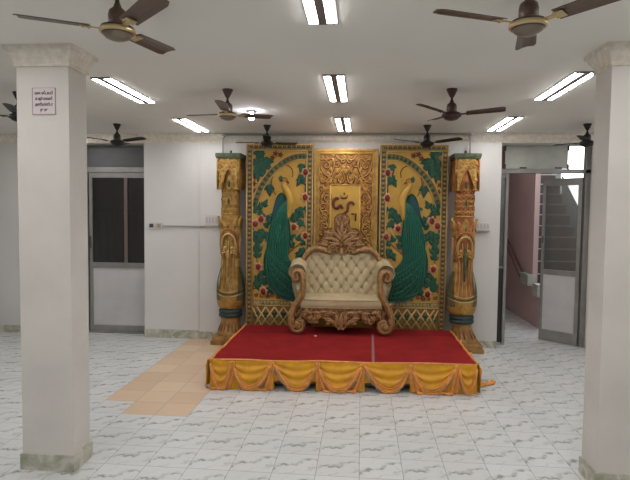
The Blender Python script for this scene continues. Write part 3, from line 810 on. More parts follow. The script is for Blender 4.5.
    child(nb, 'peacock_neck', [m_goldbg, m_flower, m_dark], body_o, 'golden neck and red-rimmed face')
    cr = MB()
    for i in range(5):
        a = deg(-45+i*24); a = a if sg > 0 else PI-a
        x, z = P(411.5, 178); cr.leaf(x, z, a, .062, .026, -.02, .016)
    child(cr, 'crest', m_green, body_o)
    for ps in ([(402, 176), (401.5, 170), (405, 165.5), (411, 164), (417, 168), (421, 174), (422.8, 181), (421.5, 188), (418.5, 194)], [(424.5, 179), (424, 186), (421.5, 192)]):
        child(MB().tube(smooth_path([Q(u, v, -.005) for u, v in ps], 5), .0065, 6), 'scroll_line', m_outline if len(ps) > 4 else m_branch, r)
    # flowers
    for i, (u, v, s) in enumerate([(388.5, 171.3, 1), (388.5, 196.4, 1.05), (399.6, 226.5, .95), (407.1, 229, 1), (388, 235, .95), (433, 218.8, 1), (438.6, 223.6, 1.05), (435.6, 267, 1), (430.3, 292, 1)]):
        x, z = P(u, v); f = MB()
        for j in range(6): f.leaf(x, z, j*PI/3+.3, .078*s, .066*s, -.014, .020, 0, k=5)
        f.lathe([(.030*s, 0), (.028*s, .014), (.02*s, .016)], 12, 0, M=Matrix.Translation((x, -.014, z)) @ Matrix.Rotation(PI/2, 4, 'X'))
        fo = child(f, 'flower', m_petal, r)
        cc = MB().ell((x, -.030, z), (.034*s, .022, .044*s), 12, 8)
        child(cc, 'flower_centre', m_flower, fo)
    # leaves
    lv = [(392, 163, 280, .10), (392.5, 173, 255, .11), (393, 178, 300, .09), (386.5, 205, 270, .10), (396, 207, 240, .12), (397, 212, 280, .11), (391.5, 219, 300, .09), (425.5, 184, 265, .12), (436, 210, 90, .11), (436.5, 213, 200, .10), (428, 219, 170, .10), (442, 231, 60, .09), (441.5, 232, 230, .09), (391.5, 247, 260, .10), (393.5, 252, 300, .09), (405, 238, 150, .09), (399, 245, 20, .09), (436.4, 243, 95, .13), (436.6, 252, 88, .13), (436, 258, 80, .1), (436, 280, 265, .12), (436.5, 281, 110, .10), (427, 285, 60, .1), (428, 291, 190, .09), (422.5, 241, 50, .1), (385.6, 183, 300, .07), (387, 160, 200, .06), (396, 240, 110, .08), (431, 232, 240, .10), (433, 238, 100, .08), (396.5, 222, 200, .09), (401, 216, 250, .08), (431, 206, 120, .09), (434, 229, 250, .10), (430, 226, 150, .08), (393, 241, 200, .08), (440, 213, 100, .07), (387, 187, 250, .08), (434, 288, 30, .09), (433.5, 273, 200, .08), (387, 224, 250, .07), (441, 250, 120, .07)]
    for (u, v, a, L_) in lv:
        L_ *= 1.4; x, z = P(u, v); a = deg(a); a = a if sg > 0 else PI-a
        b_ = MB().leaf(x, z, a, L_, L_*.52, -.010, .018).leaf(x, z, a+.8, L_*.62, L_*.36, -.010, .016).leaf(x, z, a-.8, L_*.62, L_*.36, -.010, .016)
        child(b_, 'leaf', m_leaf, r)
    # pale curls near the foot of the picture
    for (u, v, q) in ((421, 296, 1), (426, 297.5, -1), (432, 297, 1), (438, 296, -1), (415, 298, 1), (441, 289, 1), (386.5, 297, 1)):
        x, z = P(u, v); child(MB().tube(spiral(x, z, .028, 1.2, 1.2, -.008, 16, .2, q), .007, 5), 'curl', m_outline, r)
    return r
R1 = .045
peacock_panel(-1, (-1.092, 6.96, 0), R1, 'gilded relief panel with a green peacock, on the side of the beige floor tiles')
peacock_panel(1, (.682, 7.045, 0), R1, 'tall gilded relief panel with a green peacock, standing nearer the open doorway')

# ------------------------------------------------------------------ central carved panel
cp = thing('carved_gold_panel', 'tall all-gold carved panel with a sacred symbol, behind the sofa', 'panel', (-.212, 7.0, 0), R1)
cw, T = .422, 2.645
child(MB().box(-cw+.02, cw-.02, 0, .06, 0, T-.01), 'board', m_goldbg, cp)
fr = MB()
for d, w_, y in ((0, .034, -.03), (.034, .016, -.018), (.05, .02, -.026)):
    x0 = cw-d; fr.box(-x0, -x0+w_, y, .06, 0, T-d, 0, .004); fr.box(x0-w_, x0, y, .06, 0, T-d, 0, .004); fr.box(-x0+w_, x0-w_, y, .06, T-d-w_, T-d, 0, .004)
child(fr, 'frame', m_pgold, cp)
def CQ(u, v, y=-.004): return (-.212*0+(u-346.3)*SCL, y, 2.645-(v-148.2)*SCL)
def relief_tube(mb, ps, r0, y=-.004, taper=True, n=6):
    pth = ps if len(ps) > 12 else smooth_path(ps, n); k = len(pth)
    rr = [r0*(1-.55*abs(2*i/(k-1)-1)**2) if taper else r0 for i in range(k)]
    mb.tube([(p[0], y, p[2]) for p in pth], [q*2.1 for q in rr], 6, 0, .40)
    mb.tube([(p[0], y-r0*.55, p[2]) for p in pth], [q*.8 for q in rr], 6, 1)
pq = MB()
pu0, pu1, pv = 331, 360.5, 184.5
for a, b_ in (((pu0, pv), (pu1, pv)), ((pu0, pv), (pu0, 300)), ((pu1, pv), (pu1, 300))): pq.tube([CQ(*a, -.006), CQ(*b_, -.006)], .011, 6, 0, .8)
pq.prism([(CQ(pu0, pv)[0], CQ(0, pv)[2]), (CQ(pu1, pv)[0], CQ(0, pv)[2]), (CQ(pu1, 0)[0], .45), (CQ(pu0, 0)[0], .45)], -.006, 0, 1)
child(pq, 'plaque', [m_gold, m_goldbg], cp)
sy = MB()
def Z(u, v): return CQ(325+u/10.667, 175+v/10.667)
sy.tube(smooth_path([Z(155, 250)[:1]+(-.022,)+Z(155, 250)[2:], *[(Z(*p)[0], -.022, Z(*p)[2]) for p in ((130, 240), (105, 262), (95, 300), (108, 335), (135, 345), (160, 325), (180, 320), (200, 350))]], 5), [.022]*36+[.016]*5, 8, 0, .8)
sy.tube(smooth_path([(Z(*p)[0], -.022, Z(*p)[2]) for p in ((320, 310), (300, 285), (270, 285), (255, 310), (250, 345), (245, 375), (215, 400), (195, 420))], 5), .018, 8, 0, .8)
sy.tube(smooth_path([(Z(*p)[0], -.022, Z(*p)[2]) for p in ((170, 205), (185, 232), (212, 240), (238, 230), (250, 205))], 5), [.006]*5+[.014]*11+[.006]*5, 8, 0, .8)
sy.ell((Z(212, 190)[0], -.02, Z(212, 190)[2]), (.012, .014, .016), 10, 6)
sy.tube([(Z(*p)[0], -.02, Z(*p)[2]) for p in ((290, 405), (340, 405), (335, 480))], .012, 6, 0, .8)
child(sy, 'om_symbol', m_outline, cp, 'raised om symbol')
# scrollwork, mirrored about the middle
sc_ = MB(); ctr = 346.3
def both(fn):
    for s in (1, -1): fn(s)
def mir(ps, s): return [((ctr+s*(u-ctr)), v) for u, v in ps]
def line(ps, r0=.010):
    both(lambda s: relief_tube(sc_, [CQ(u, v) for u, v in mir(ps, s)], r0))
def curl(u, v, rad, turns, a0, q=1, r0=.009):
    def f(s):
        x, _, z = CQ(ctr+s*(u-ctr), v); relief_tube(sc_, spiral(x, z, rad, turns, a0 if s > 0 else PI-a0, -.004, 20, .15, q*s), r0)
    both(f)
line([(346.8, 156), (350, 159), (354, 158), (357, 154)]); line([(347, 166), (351, 170), (354, 176), (353, 181), (350, 182), (348, 178), (349, 172), (352, 169)])
line([(372, 155), (366, 160), (361, 158), (358, 163), (360, 170), (364, 178), (370, 182), (372, 176), (369, 170)])
line([(372, 160), (371, 168), (367, 174), (360, 178), (357, 183)])
curl(366, 165, .06, 1.4, 0); curl(355.5, 163.5, .055, 1.3, 2, -1); curl(350, 160, .04, 1.2, 1); curl(361, 176, .05, 1.3, 3.4); curl(370.5, 157, .035, 1.1, 4)
curl(365, 197, .07, 1.4, 1.2); curl(369, 206, .05, 1.3, 3, -1); curl(366, 213, .055, 1.4, -1.5); curl(370.5, 188, .04, 1.2, 0)
line([(363, 186), (371, 192), (373, 202), (370, 212), (364, 217), (363, 225)]); line([(372, 216), (366, 221), (363, 229), (368, 236), (373, 244)])
for v0 in (226, 240, 254, 268, 282, 296):
    curl(367, v0, .062, 1.4, .6+v0*.1, 1 if int(v0) % 4 else -1); curl(370.5, v0+6, .04, 1.2, 2.5)
    line([(363, v0-4), (369, v0), (372, v0+5), (366, v0+10)], .008)
def lf_(u, v, a, L_=.07, w_=.034):
    def f(s):
        x, _, z = CQ(ctr+s*(u-ctr), v); aa = deg(a); aa = aa if s > 0 else PI-aa
        sc_.leaf(x, z, aa, L_, w_, -.004, .022, 1)
    both(f)
for u, v, a in ((347, 158, 60), (347.5, 165, 300), (350, 154, 20), (354, 170, 330), (358, 156, 40), (362, 166, 250), (366, 172, 200), (372, 170, 260), (368, 180, 200), (362, 182, 100), (352, 180, 270), (357, 178, 130), (366, 190, 60), (371, 198, 120), (364, 205, 80), (372, 210, 200), (365, 219, 40), (371, 222, 140), (364, 186, 300), (369, 160, 80), (372, 180, 120), (364, 232, 40), (371, 246, 130), (364, 260, 50), (371, 274, 120), (360, 162, 100), (356, 167, 250), (350, 168, 220)):
    lf_(u, v, a)
for u, v in ((346.3, 153), (346.3, 171), (339.8, 175), (352.8, 175)):
    x, _, z = CQ(u, v); sc_.ell((x, -.012, z), (.02, .016, .032), 10, 6, 1)
child(sc_, 'scroll_relief', [m_outline, m_gold], cp)
child(MB().prism([(-cw+.075, .35), (-cw+.075, T-.075), (cw-.075, T-.075), (cw-.075, .35)], -.002, .0, 0), 'carved_ground', m_cground, cp)

# ------------------------------------------------------------------ gilded pillars
def pillar(cx, fx, sg, warm, label):
    """cx shaft centre, origin on the floor at the wall side"""
    r = thing('gilded_pillar', label, 'pillar', (cx, 7.0, 0), 0, 'gilded pillars flanking the panels')
    ma = m_porange if warm else m_pgold
    f = MB(); f.box(fx-.225, fx+.225, -.165, .16, 0, .055, 0, .01); f.box(fx-.205, fx+.205, -.155, .155, .055, .11, 0, .012)
    child(f, 'plinth', m_pfoot, r)
    # flared fluted foot
    b = MB(); n = 40; prof = [(.172, .11), (.178, .135), (.168, .155), (.156, .18), (.140, .23), (.126, .29), (.120, .33), (.135, .348), (.13, .365)]
    vs = []; fs = []
    for i, (rr, z) in enumerate(prof):
        t = min(1, max(0, (z-.11)/.25)); ox = fx*.8*(1-t)
        for j in range(n):
            a = 2*PI*j/n; q = rr*(1+.05*math.cos(a*10)*(1 if .12 < z < .34 else 0)); vs.append((ox+q*math.cos(a), min(.158, q*math.sin(a)*.80), z))
    for i in range(len(prof)-1):
        for j in range(n): fs.append((i*n+j, i*n+(j+1) % n, (i+1)*n+(j+1) % n, (i+1)*n+j))
    fs += [tuple(range((len(prof)-1)*n, len(prof)*n))]
    b.add(vs, fs, 0, True)
    for k in range(9):
        a = -PI/2+(k-4)*.36
        b.tube([(fx*.6+.160*math.cos(a), .128*math.sin(a), .175), (fx*.4+.146*math.cos(a), .117*math.sin(a), .22), (.128*math.cos(a), .103*math.sin(a), .29)], [.008, .008, .003], 5, 1)
    child(b, 'foot', [m_pfoot, m_outline], r)
    rg = MB().lathe([(.13, .365), (.152, .372), (.162, .39), (.156, .413), (.148, .42), (.158, .432), (.162, .452), (.152, .47), (.13, .476)], 32, sy=.95)
    child(rg, 'base_ring', m_pteal, r)
    va = MB().lathe([(.120, .47), (.155, .495), (.178, .54), (.185, .60), (.183, .67), (.172, .75), (.155, .83), (.141, .92), (.134, 1.02), (.130, 1.18)], 40, sy=.88)
    child(va, 'vase', m_pgold, r)
    bn = MB()
    for k, (z, rr, m) in enumerate(((.655, .186, 1), (.685, .185, 0), (.715, .183, 1))):
        pts = [(rr*math.cos(a), rr*.88*math.sin(a)-.002, z+.05*math.cos(a)**2) for a in [PI+.02+i*(PI-.04)/24 for i in range(25)]]
        bn.tube(pts, .009, 6, m)
    child(bn, 'vase_band', [m_pgreen, m_goldpale], r)
    # scaled wings on each side of the vase
    for s in (-1, 1):
        wv = []; wf = []; NA, NZ_ = 9, 12
        for i in range(NZ_+1):
            z = .60+.45*i/NZ_; rr = .188-.055*(i/NZ_)**1.15+.022*math.sin(PI*i/NZ_)
            for j in range(NA+1):
                a0 = -PI/2+s*(.62+.55*(i/NZ_)**1.2); a1 = -PI/2+s*1.75; a = a0+(a1-a0)*j/NA
                wv.append((rr*math.cos(a), rr*.9*math.sin(a), z))
        for i in range(NZ_):
            for j in range(NA): q0 = i*(NA+1)+j; wf.append((q0, q0+1, q0+NA+2, q0+NA+1) if s > 0 else (q0, q0+NA+1, q0+NA+2, q0+1))
        child(MB().add(wv, wf, 0, True), 'wing', m_pscale, r, 'scaled greenish wing on the vase')
    # drapery lines falling to the vase
    dr = MB()
    for k in range(9):
        q = (k-4)/5
        pts = []
        for i in range(12):
            t = i/11; z = 1.42-.72*t; rr = (.134 if z > 1.1 else .134+.046*((1.1-z)/.42)**1.9)+.006
            a = -PI/2+q*(1.15-.75*math.sin(PI*t*.8)*.6); pts.append((rr*math.cos(a), rr*.9*math.sin(a), z))
        dr.tube(pts, [.009*(1-.5*i/11) for i in range(12)], 6, k % 2)
    child(dr, 'drapery', [ma, m_goldpale if not warm else m_petal], r)
    sh = MB().lathe([(.129, 1.17), (.127, 1.45), (.126, 1.75), (.122, 2.15), (.120, 2.49)], 36, sy=.95); child(sh, 'shaft', m_pgold if not warm else m_porange, r)
    # mask with eyes and long beak
    mk = MB()
    for s in (-1, 1):
        mk.ell((s*.055, -.128, 1.235), (.038, .018, .026), 12, 8, 0); mk.ell((s*.055, -.147, 1.232), (.016, .008, .014), 10, 6, 1)
        mk.tube(smooth_path([(s*.02, -.135, 1.20), (s*.05, -.138, 1.275), (s*.095, -.115, 1.26), (s*.10, -.10, 1.20)], 5), .010, 6, 0)
        mk.ell((s*.045, -.125, 1.31), (.028, .018, .03), 10, 6, 0)
    mk.tube(smooth_path([(0, -.125, 1.35), (0, -.15, 1.26), (0, -.168, 1.17), (0, -.165, 1.08), (.004, -.15, 1.0), (0, -.145, .93)], 5), [.014]*5+[.026]*6+[.020]*5+[.014]*5+[.010]*5, 8, 2)
    for k in range(4): mk.ell((0, -.15, .905-.028*k), (.022-.004*k, .01, .016), 8, 5, 0)
    child(mk, 'mask', [m_goldpale if not warm else m_gold, m_flower, m_pgold if not warm else m_pgreen], r)
    # nested arches
    for k, (hw, z1, dy, m) in enumerate(((.132, 1.62, .0, m_goldpale), (.112, 1.56, .010, m_porange), (.092, 1.50, .018, m_goldpale))):
        pts = []
        for i in range(21):
            a = PI*i/20; x = hw*math.cos(a); zz = z1-.14*1+.14*math.sin(a) if True else 0
            pts.append((x, -(math.sqrt(max(0, .13**2-min(x*x, .0168)))*.95)-.012-dy, zz))
        lo1 = [(hw, -.03-dy, z1-.40+.05*k), (hw, -.03-dy, z1-.25)]; lo2 = [(-x, y, z) for x, y, z in lo1[::-1]]
        child(MB().tube(lo1+pts+lo2, [.008]+[.017]*(len(pts)+2)+[.008], 7), 'arch_moulding', m, r)
    # crown of pointed petals
    for k in range(7):
        a = -PI/2+(k-3)*.62
        M = Matrix.Rotation(a+PI/2, 4, 'Z') @ Matrix.Translation((0, -.128, 0))
        pv_ = []; pf = []; NP = 8; front = abs(k-3) <= 2
        for i in range(NP+1):
            t = i/NP; w_ = .062*math.cos(PI/2*t**1.9)+.001; y = -.004-.030*t**2; z = 1.50+(.24 if k % 2 else .20)*t
            for q in (-1, 0, 1): pv_.append((q*w_, y-(.018 if q == 0 else 0), z))
            for q in (-1, 0, 1): pv_.append((q*w_*.95, y+.012, z))
        for i in range(NP):
            b0, b1 = i*6, (i+1)*6
            for j in range(2): pf.append((b0+j, b0+j+1, b1+j+1, b1+j)); pf.append((b0+3+j, b1+3+j, b1+4+j, b0+4+j))
            pf.append((b0, b1, b1+3, b0+3)); pf.append((b0+2, b0+5, b1+5, b1+2))
        pb = MB().add(pv_, pf, 0, True, M)
        if k % 2 == 0 or True: pb.ell((0, -.026, 1.60), (.011, .006, .03), 8, 5, 1, M=M)
        child(pb, 'petal', [m_pgold if (k % 2 or not warm) else m_porange, m_pgreen], r)
    # figured upper shaft
    up = MB()
    for i in range(5):
        z = 1.80+i*.07
        for k in range(5):
            a = -PI/2+(k-2)*.5+(.25 if i % 2 else 0); M = Matrix.Rotation(a+PI/2, 4, 'Z') @ Matrix.Translation((0, -.122, 0))
            for s in (-1, 1): up.leaf(0, z, deg(90)+s*.7, .06, .028, 0, .014, 0, M=M, k=4)
            up.ell((0, -.006, z-.01), (.008, .008, .014), 6, 4, 1, M=M)
    up.tube([(.128*math.cos(a), .124*math.sin(a), 1.765) for a in [PI*i/12+PI for i in range(13)]], .012, 6, 0)
    child(up, 'shaft_relief', [m_pgold, m_flower if warm else m_gold2], r)
    bs = MB()
    for z in (1.93, 2.17): bs.ell((0, -.126, z), (.018, .012, .045), 10, 8, 0)
    child(bs, 'boss', m_pgreen, r)
    # capital box with a pointed arch cut in front and side
    hw, z0, z1 = .150, 2.10, 2.50
    def arch_face(h):
        ar = []
        for i in range(13):
            t = i/12; x = -.078+.156*t; zz = z0+.06+.20*(1-abs(2*t-1)**1.7); ar.append((x, zz))
        return [(-h, z0), (-h, z1), (h, z1), (h, z0), (.078, z0)]+ar[::-1]+[(-.078, z0)]
    cb = MB()
    for ang in (0, PI/2, -PI/2):
        M = Matrix.Rotation(ang, 4, 'Z')
        cb.prism(arch_face(hw), -hw, -hw+.028, 0, 0, M=M)
    cb.box(-hw, hw, -hw+.01, .155, z1-.012, z1, 0)
    cpo = child(cb, 'capital', m_carve2, r)
    ed = MB()
    for ang in (0, PI/2, -PI/2):
        M = Matrix.Rotation(ang, 4, 'Z')
        ed.tube([(x, -hw-.004, zz) for x, zz in arch_face(hw)[5:-1]], .010, 6, 0, M=M)
        for s in (-1, 1): ed.tube([(s*(hw-.005), -hw, z0+.005), (s*(hw-.005), -hw, z1)], .009, 6, 0, M=M); ed.tube([(s*.09, -hw, z0), (s*(hw-.005), -hw, z0)], .010, 6, 0, M=M)
    for s in (-1, 1):
        for (lx, lz, la) in ((.06, 2.46, -.8), (.12, 2.46, -1.9), (.13, 2.36, -1.4), (.12, 2.25, -1.6), (.10, 2.42, .4), (.03, 2.455, .2)):
            ed.leaf(s*lx, lz, la if s > 0 else PI-la, .05, .03, -hw-.001, .014, 1)
    child(ed, 'capital_edging', [m_porange if warm else m_pgold, m_gold], cpo)
    sl = MB().box(-.162, .162, -.160, .158, z1, z1+.022, 0, .004).box(-.172, .172, -.168, .162, z1+.022, z1+.07, 0, .006)
    child(sl, 'top_slab', m_pgreen, r, 'green painted slab on top')
    child(MB().tube([(0, 0, z1+.07), (0, 0, z1+.12)], .014, 8), 'top_peg', m_dark, r)
    return r
pillar(-1.765, -.01, 1, False, 'gilded carved pillar with yellow-gold vase, standing beside the beige floor tiles')
pillar(1.335, .045, -1, True, 'gilded carved pillar with orange arches, standing between the panel and the doorway')

# ------------------------------------------------------------------ sofa
so = thing('carved_sofa', 'carved gilt two-seat sofa with cream buttoned velvet, centred on the stage', 'sofa', (-.232, 6.455, SH), .05)
YF, YK = -.05, .40
def mx_(ps, s): return [(s*p[0],)+tuple(p[1:]) for p in ps]
seat = MB(); NX, NY = 24, 12
vs = []; fs = []
prof = [(-.02, .325), (-.045, .335), (-.052, .38), (-.045, .425), (-.02, .447), (.05, .462), (.15, .47), (.30, .475), (.40, .475)]
for i in range(NX+1):
    x = -.50+1.0*i/NX; e = min(1, (1-abs(x)/.5)*12+.15)**.4
    for y, z in prof: vs.append((x, y, .325+(z-.325)*(.90+.10*e)))
k = len(prof)
for i in range(NX):
    for j in range(k-1): fs.append((i*k+j, (i+1)*k+j, (i+1)*k+j+1, i*k+j+1))
fs += [tuple(range(k))[::-1], tuple(range(NX*k, NX*k+k))]
seat.add(vs, fs, 0, True).box(-.49, .49, -.02, .40, .31, .33, 0)
so_seat = child(seat, 'seat_cushion', m_cream, so)
child(MB().tube([(-.498, -.046, .432), (.498, -.046, .432)], .006, 6).tube([(-.498, -.046, .334), (.498, -.046, .334)], .006, 6), 'piping', m_cream, so_seat)
# tufted back, curved top with a notch in the middle
def back_top(x):
    a = abs(x)
    base = .995-.03*math.cos(a*14)*0
    if a < .06: return 1.0-.035*(1-a/.06)
    if a < .22: return 1.0-.025*math.sin((a-.06)/.16*PI)*.6
    if a < .36: return 1.0+.012*math.sin((a-.22)/.14*PI)
    return 1.0-.12*((a-.36)/.12)**1.7
NX, NZ = 120, 64; vs = []; fs = []
btn = []
rows_z = [.55, .64, .73, .82, .91]
for ri, z in enumerate(rows_z):
    n = 7 if ri % 2 == 0 else 6
    for i in range(n): btn.append(((i-(n-1)/2)*.130, z))
for i in range(NX+1):
    x = -.48+.96*i/NX; zt = back_top(x)
    for j in range(NZ+1):
        z = .44+(zt-.44)*j/NZ
        lean = .30+.14*(z-.44)/.56
        d = .045
        # diamond quilting with deep buttons
        a = (x/.130); b_ = (z-.55)/.18
        q1 = abs(math.sin(PI*(a+b_))); q2 = abs(math.sin(PI*(a-b_)))
        pad = .020*(min(q1, 1)*min(q2, 1))**.5
        dip = 0
        for (bx, bz) in btn:
            dd = (x-bx)**2+(z-bz)**2
            if dd < .004: dip += .022*math.exp(-dd/.00035)
        edge = min(1, (zt-z)/.03, (.48-abs(x))/.02+.3)**.5 if zt > z else 0
        vs.append((x, lean-(d+pad-dip)*edge, z))
for i in range(NX):
    for j in range(NZ): q0 = i*(NZ+1)+j; fs.append((q0, q0+NZ+1, q0+NZ+2, q0+1))
bk = MB().add(vs, fs, 0, True)
bpoly = [(x/100, back_top(x/100)-.004) for x in range(-48, 49, 4)]+[(.48, .40), (-.48, .40)]
bk.prism(bpoly, .40, .43, 0)
bo = child(bk, 'backrest', m_cream, so)
for bx, bz in btn: child(MB().ell((bx, .30+.14*(bz-.44)/.56-.050, bz), (.009, .006, .009), 8, 5), 'button', m_button, bo)
def frame_band(mb, ps, wd, dp, mi=0, n=6):
    mb.tube(smooth_path(ps, n), wd, 10, mi, dp)
for s in (-1, 1):
    # upholstered rolled arm
    ar = MB(); vs = []; fs = []
    sec = []
    for i in range(19):
        a = deg(-70+i*17); sec.append((-.550+.110*math.cos(a), .770+.105*math.sin(a)))
    sec = [(-.455, .44), (-.452, .60)]+sec+[(-.615, .62), (-.57, .44)]
    ys = [-.015, -.005, .10, .22, .34, .40]
    for yi, y in enumerate(ys):
        sc = .96 if yi == 0 else 1
        for (x, z) in sec:
            cx, cz = -.53, .72
            vs.append((s*-1*-(cx+(x-cx)*sc) if False else (cx+(x-cx)*sc)*(-s), y, cz+(z-cz)*sc+.05*(max(0, y)/.42)**1.5*(1 if z > .6 else 0)))
    k = len(sec)
    for i in range(len(ys)-1):
        for j in range(k): fs.append((i*k+j, i*k+(j+1) % k, (i+1)*k+(j+1) % k, (i+1)*k+j))
    fs += [tuple(range(k)), tuple(range((len(ys)-1)*k, len(ys)*k))]
    ar.add(vs, fs, 0, True)
    child(ar, 'arm_rest', m_cream, so)
    # S-shaped carved front of the arm, ending in a scrolled foot
    fr = MB(); x_ = -s
    pts = [(-.525, .735), (-.548, .745), (-.552, .715), (-.535, .690), (-.570, .675), (-.598, .72), (-.585, .77), (-.545, .795), (-.500, .775), (-.475, .72), (-.470, .64), (-.480, .54), (-.515, .45), (-.565, .36), (-.602, .27), (-.618, .18), (-.612, .11), (-.585, .06), (-.535, .044), (-.49, .065), (-.470, .11), (-.482, .16), (-.525, .18), (-.553, .155), (-.545, .12), (-.515, .11)]
    pth = smooth_path([(-x_*p[0] if False else p[0]*(1 if s < 0 else -1), -.045, p[1]) for p in pts], 4); n_ = len(pth)
    rr = []
    for i in range(n_):
        t = i/(n_-1)
        rr.append(.012+.018*min(1, t*5) if t < .3 else (.035+.006*math.sin((t-.3)*8) if t < .72 else max(.014, .036-.022*(t-.72)/.28)))
    fr.tube(pth, rr, 10, 0, .9)
    # beaded highlight along the band
    fr.tube([(p[0], p[1]-rr[i]*.8, p[2]) for i, p in enumerate(pth)], [q*.32 for q in rr], 6, 1)
    sx_ = (1 if s < 0 else -1)
    for (lx, lz, la, L_) in ((-.57, .36, 2.4, .09), (-.50, .50, 2.0, .08), (-.60, .22, 1.9, .09), (-.47, .62, 1.7, .08), (-.585, .08, 1.0, .09), (-.53, .06, 1.3, .08), (-.49, .09, 1.8, .08), (-.56, .13, .6, .06), (-.60, .15, 1.5, .08)):
        fr.leaf(sx_*lx, lz, la if sx_ > 0 else PI-la, L_, .035, -.072, .02, 1)
    fr.ell((sx_*-.545, -.06, .11), (.05, .03, .06), 12, 8, 0)
    fr.tube([(p[0]*1.0, .40, p[2]*1.0) for p in pth[len(pth)//2:]], .022, 6, 0)
    fo = child(fr, 'arm_frame', [m_sofasm, m_sofahl], so)
    # little open scroll between the foot and the apron
    os_ = MB(); os_.tube(spiral(sx_*-.505, .285, .035, 1.3, 0, -.045, 18, .2, sx_), .009, 6).tube(spiral(sx_*-.50, .215, .026, 1.2, 2, -.045, 16, .2, -sx_), .008, 6)
    child(os_, 'side_scroll', m_sofahl, so)
# carved apron
pxl = [(-.50, .335), (-.505, .22), (-.45, .225), (-.40, .165), (-.37, .14), (-.32, .155), (-.28, .145), (-.245, .215), (-.225, .24), (-.19, .17), (-.14, .125), (-.09, .13), (-.05, .085), (0, .070)]
out = pxl+[(-x, z) for x, z in pxl[::-1][1:]]
ap = MB().prism(out, -.062, -.025, 0, .010)
ap.box(-.49, .49, -.03, .40, .26, .325, 0)
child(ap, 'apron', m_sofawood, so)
al = MB()
for s in (-1, 1):
    for (lx, lz, la, L_, w_) in ((.03, .13, 1.3, .15, .05), (.05, .12, .75, .14, .05), (.09, .15, .4, .13, .045), (.12, .20, .15, .12, .045), (.14, .16, -.5, .06, .04), (.25, .27, .1, .12, .045), (.26, .25, -.8, .10, .045), (.33, .22, -1.4, .08, .045), (.36, .24, -.9, .09, .04), (.37, .28, .1, .11, .04), (.43, .27, -.6, .08, .04), (.02, .10, -1.2, .04, .04), (.06, .27, .2, .13, .04), (.17, .29, .0, .1, .035)):
        al.leaf(s*lx, lz, la if s > 0 else PI-la, L_, w_, -.060, .026)
    al.tube(spiral(s*.30, .235, .05, 1.4, 1.0 if s > 0 else PI-1, -.066, 20, .15, s), .009, 6)
    al.tube(spiral(s*.17, .235, .045, 1.4, 3.0 if s > 0 else PI-3, -.066, 20, .15, -s), .009, 6)
    al.tube(spiral(s*.435, .285, .035, 1.2, 3.0 if s > 0 else PI-3, -.066, 20, .15, -s), .008, 6)
al.leaf(0, .09, PI/2, .20, .06, -.062, .03)
child(al, 'apron_leaf', m_sofahl, so)
# carved top rail
rl = MB(); yb = .39
for s in (-1, 1):
    pts = [(.055, .985), (.085, 1.03), (.125, 1.055), (.155, 1.03), (.14, .995), (.175, 1.0), (.235, 1.03), (.31, 1.045), (.39, 1.025), (.455, .96), (.505, .885), (.53, .86)]
    pth = smooth_path([(s*p[0], yb-.02, p[1]) for p in pts], 5); n_ = len(pth)
    rr = [.016+.024*min(1, i/n_*1.6)-(.014*max(0, i/n_-.8)*5) for i in range(n_)]
    rl.tube(pth, rr, 10, 0, .9)
    rl.tube([(p[0], p[1]-rr[i]*.85, p[2]+.004) for i, p in enumerate(pth)], [q*.3 for q in rr], 6, 1)
    for i, (lx, lz, la) in enumerate(((.22, 1.02, .3), (.28, 1.04, .1), (.35, 1.04, -.3), (.42, 1.0, -.7), (.47, .94, -1.0), (.17, 1.0, .5))):
        rl.leaf(s*lx, lz, la if s > 0 else PI-la, .085, .04, yb-.055, .022, 1)
    rl.tube(spiral(s*.115, 1.045, .055, 1.5, -.6 if s > 0 else PI+.6, yb-.045, 26, .12, s), [.013]*27, 8, 0)
    rl.box(min(s*.45, s*.52), max(s*.45, s*.52), yb, .43, .40, .90, 0)
rl.leaf(0, 1.06, -PI/2, .13, .05, yb-.05, .03, 1)
child(rl, 'top_rail', [m_sofasm, m_sofahl], so)
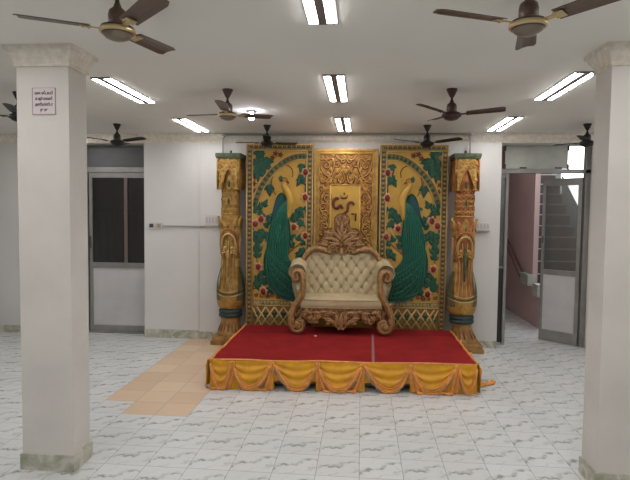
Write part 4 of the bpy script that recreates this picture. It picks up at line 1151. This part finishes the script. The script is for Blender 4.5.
# leafy crest
cpl = [(0, 1.04), (.14, 1.05), (.30, 1.06), (.335, 1.10), (.29, 1.15), (.235, 1.165), (.255, 1.22), (.235, 1.28), (.175, 1.315), (.11, 1.31), (.098, 1.35), (.108, 1.41), (.085, 1.465), (.045, 1.50), (0, 1.51)]
out = cpl+[(-x, z) for x, z in cpl[::-1][1:-1]]
cr = MB().prism(out, yb-.03, yb+.02, 0, .012)
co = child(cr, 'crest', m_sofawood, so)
cl = MB()
for s in (-1, 1):
    for (lx, lz, la, L_, w_) in ((.02, 1.10, .15, .17, .045), (.02, 1.12, .5, .20, .045), (.0, 1.15, .78, .21, .045), (.0, 1.18, 1.1, .15, .04), (.17, 1.09, .1, .14, .045), (.02, 1.34, .9, .10, .035), (.12, 1.23, .3, .12, .045), (.13, 1.17, .1, .11, .04), (.02, 1.40, 1.25, .09, .03), (.10, 1.27, 1.0, .05, .03), (.19, 1.12, .8, .05, .03)):
        cl.leaf(s*lx, lz, la if s > 0 else PI-la, L_, w_, yb-.033, .026)
    cl.tube(spiral(s*.15, 1.24, .045, 1.4, 1.5, yb-.04, 20, .15, -s), .009, 6)
    cl.tube(spiral(s*.055, 1.42, .032, 1.3, 1.5, yb-.04, 20, .15, -s), .008, 6)
    cl.tube(spiral(s*.22, 1.11, .04, 1.4, 1.5, yb-.04, 20, .15, -s), .009, 6)
cl.leaf(0, 1.20, PI/2, .20, .05, yb-.035, .03)
child(cl, 'crest_leaf', m_sofahl, co)

# ------------------------------------------------------------------ camera, world, exposure
def ray(f=524.22, yaw=.08757, pit=-.05078, rol=.01122):
    def R(X3, Y2, Z3):
        c, s = math.cos(rol), math.sin(rol); X = c*X3-s*Z3; Z2 = s*X3+c*Z3
        c, s = math.cos(pit), math.sin(pit); Y = c*Y2-s*Z2; Z = s*Y2+c*Z2
        c, s = math.cos(yaw), math.sin(yaw); return Vector((c*X-s*Y, s*X+c*Y, Z))
    return R(1, 0, 0), R(0, 1, 0), R(0, 0, 1)
rx, fw, up_ = ray()
cam = bpy.data.cameras.new('camera'); co_ = bpy.data.objects.new('camera', cam); C.objects.link(co_)
cam.sensor_width = 36; cam.lens = 524.22/630*36; cam.clip_start = .05
M = Matrix((rx, up_, -fw)).transposed().to_4x4(); M.translation = (0, 0, 1.787); co_.matrix_world = M
bpy.context.scene.camera = co_
wd = bpy.data.worlds.new('sky'); bpy.context.scene.world = wd; wd.use_nodes = True
bg = wd.node_tree.nodes['Background']; bg.inputs[0].default_value = (.95, .97, 1, 1); bg.inputs[1].default_value = 5.0
vs_ = bpy.context.scene.view_settings
vs_.view_transform = 'Standard'; vs_.look = 'None'; vs_.gamma = 1; vs_.exposure = 0.0
bpy.context.scene.cycles.max_bounces = 8
bpy.context.scene.cycles.diffuse_bounces = 5
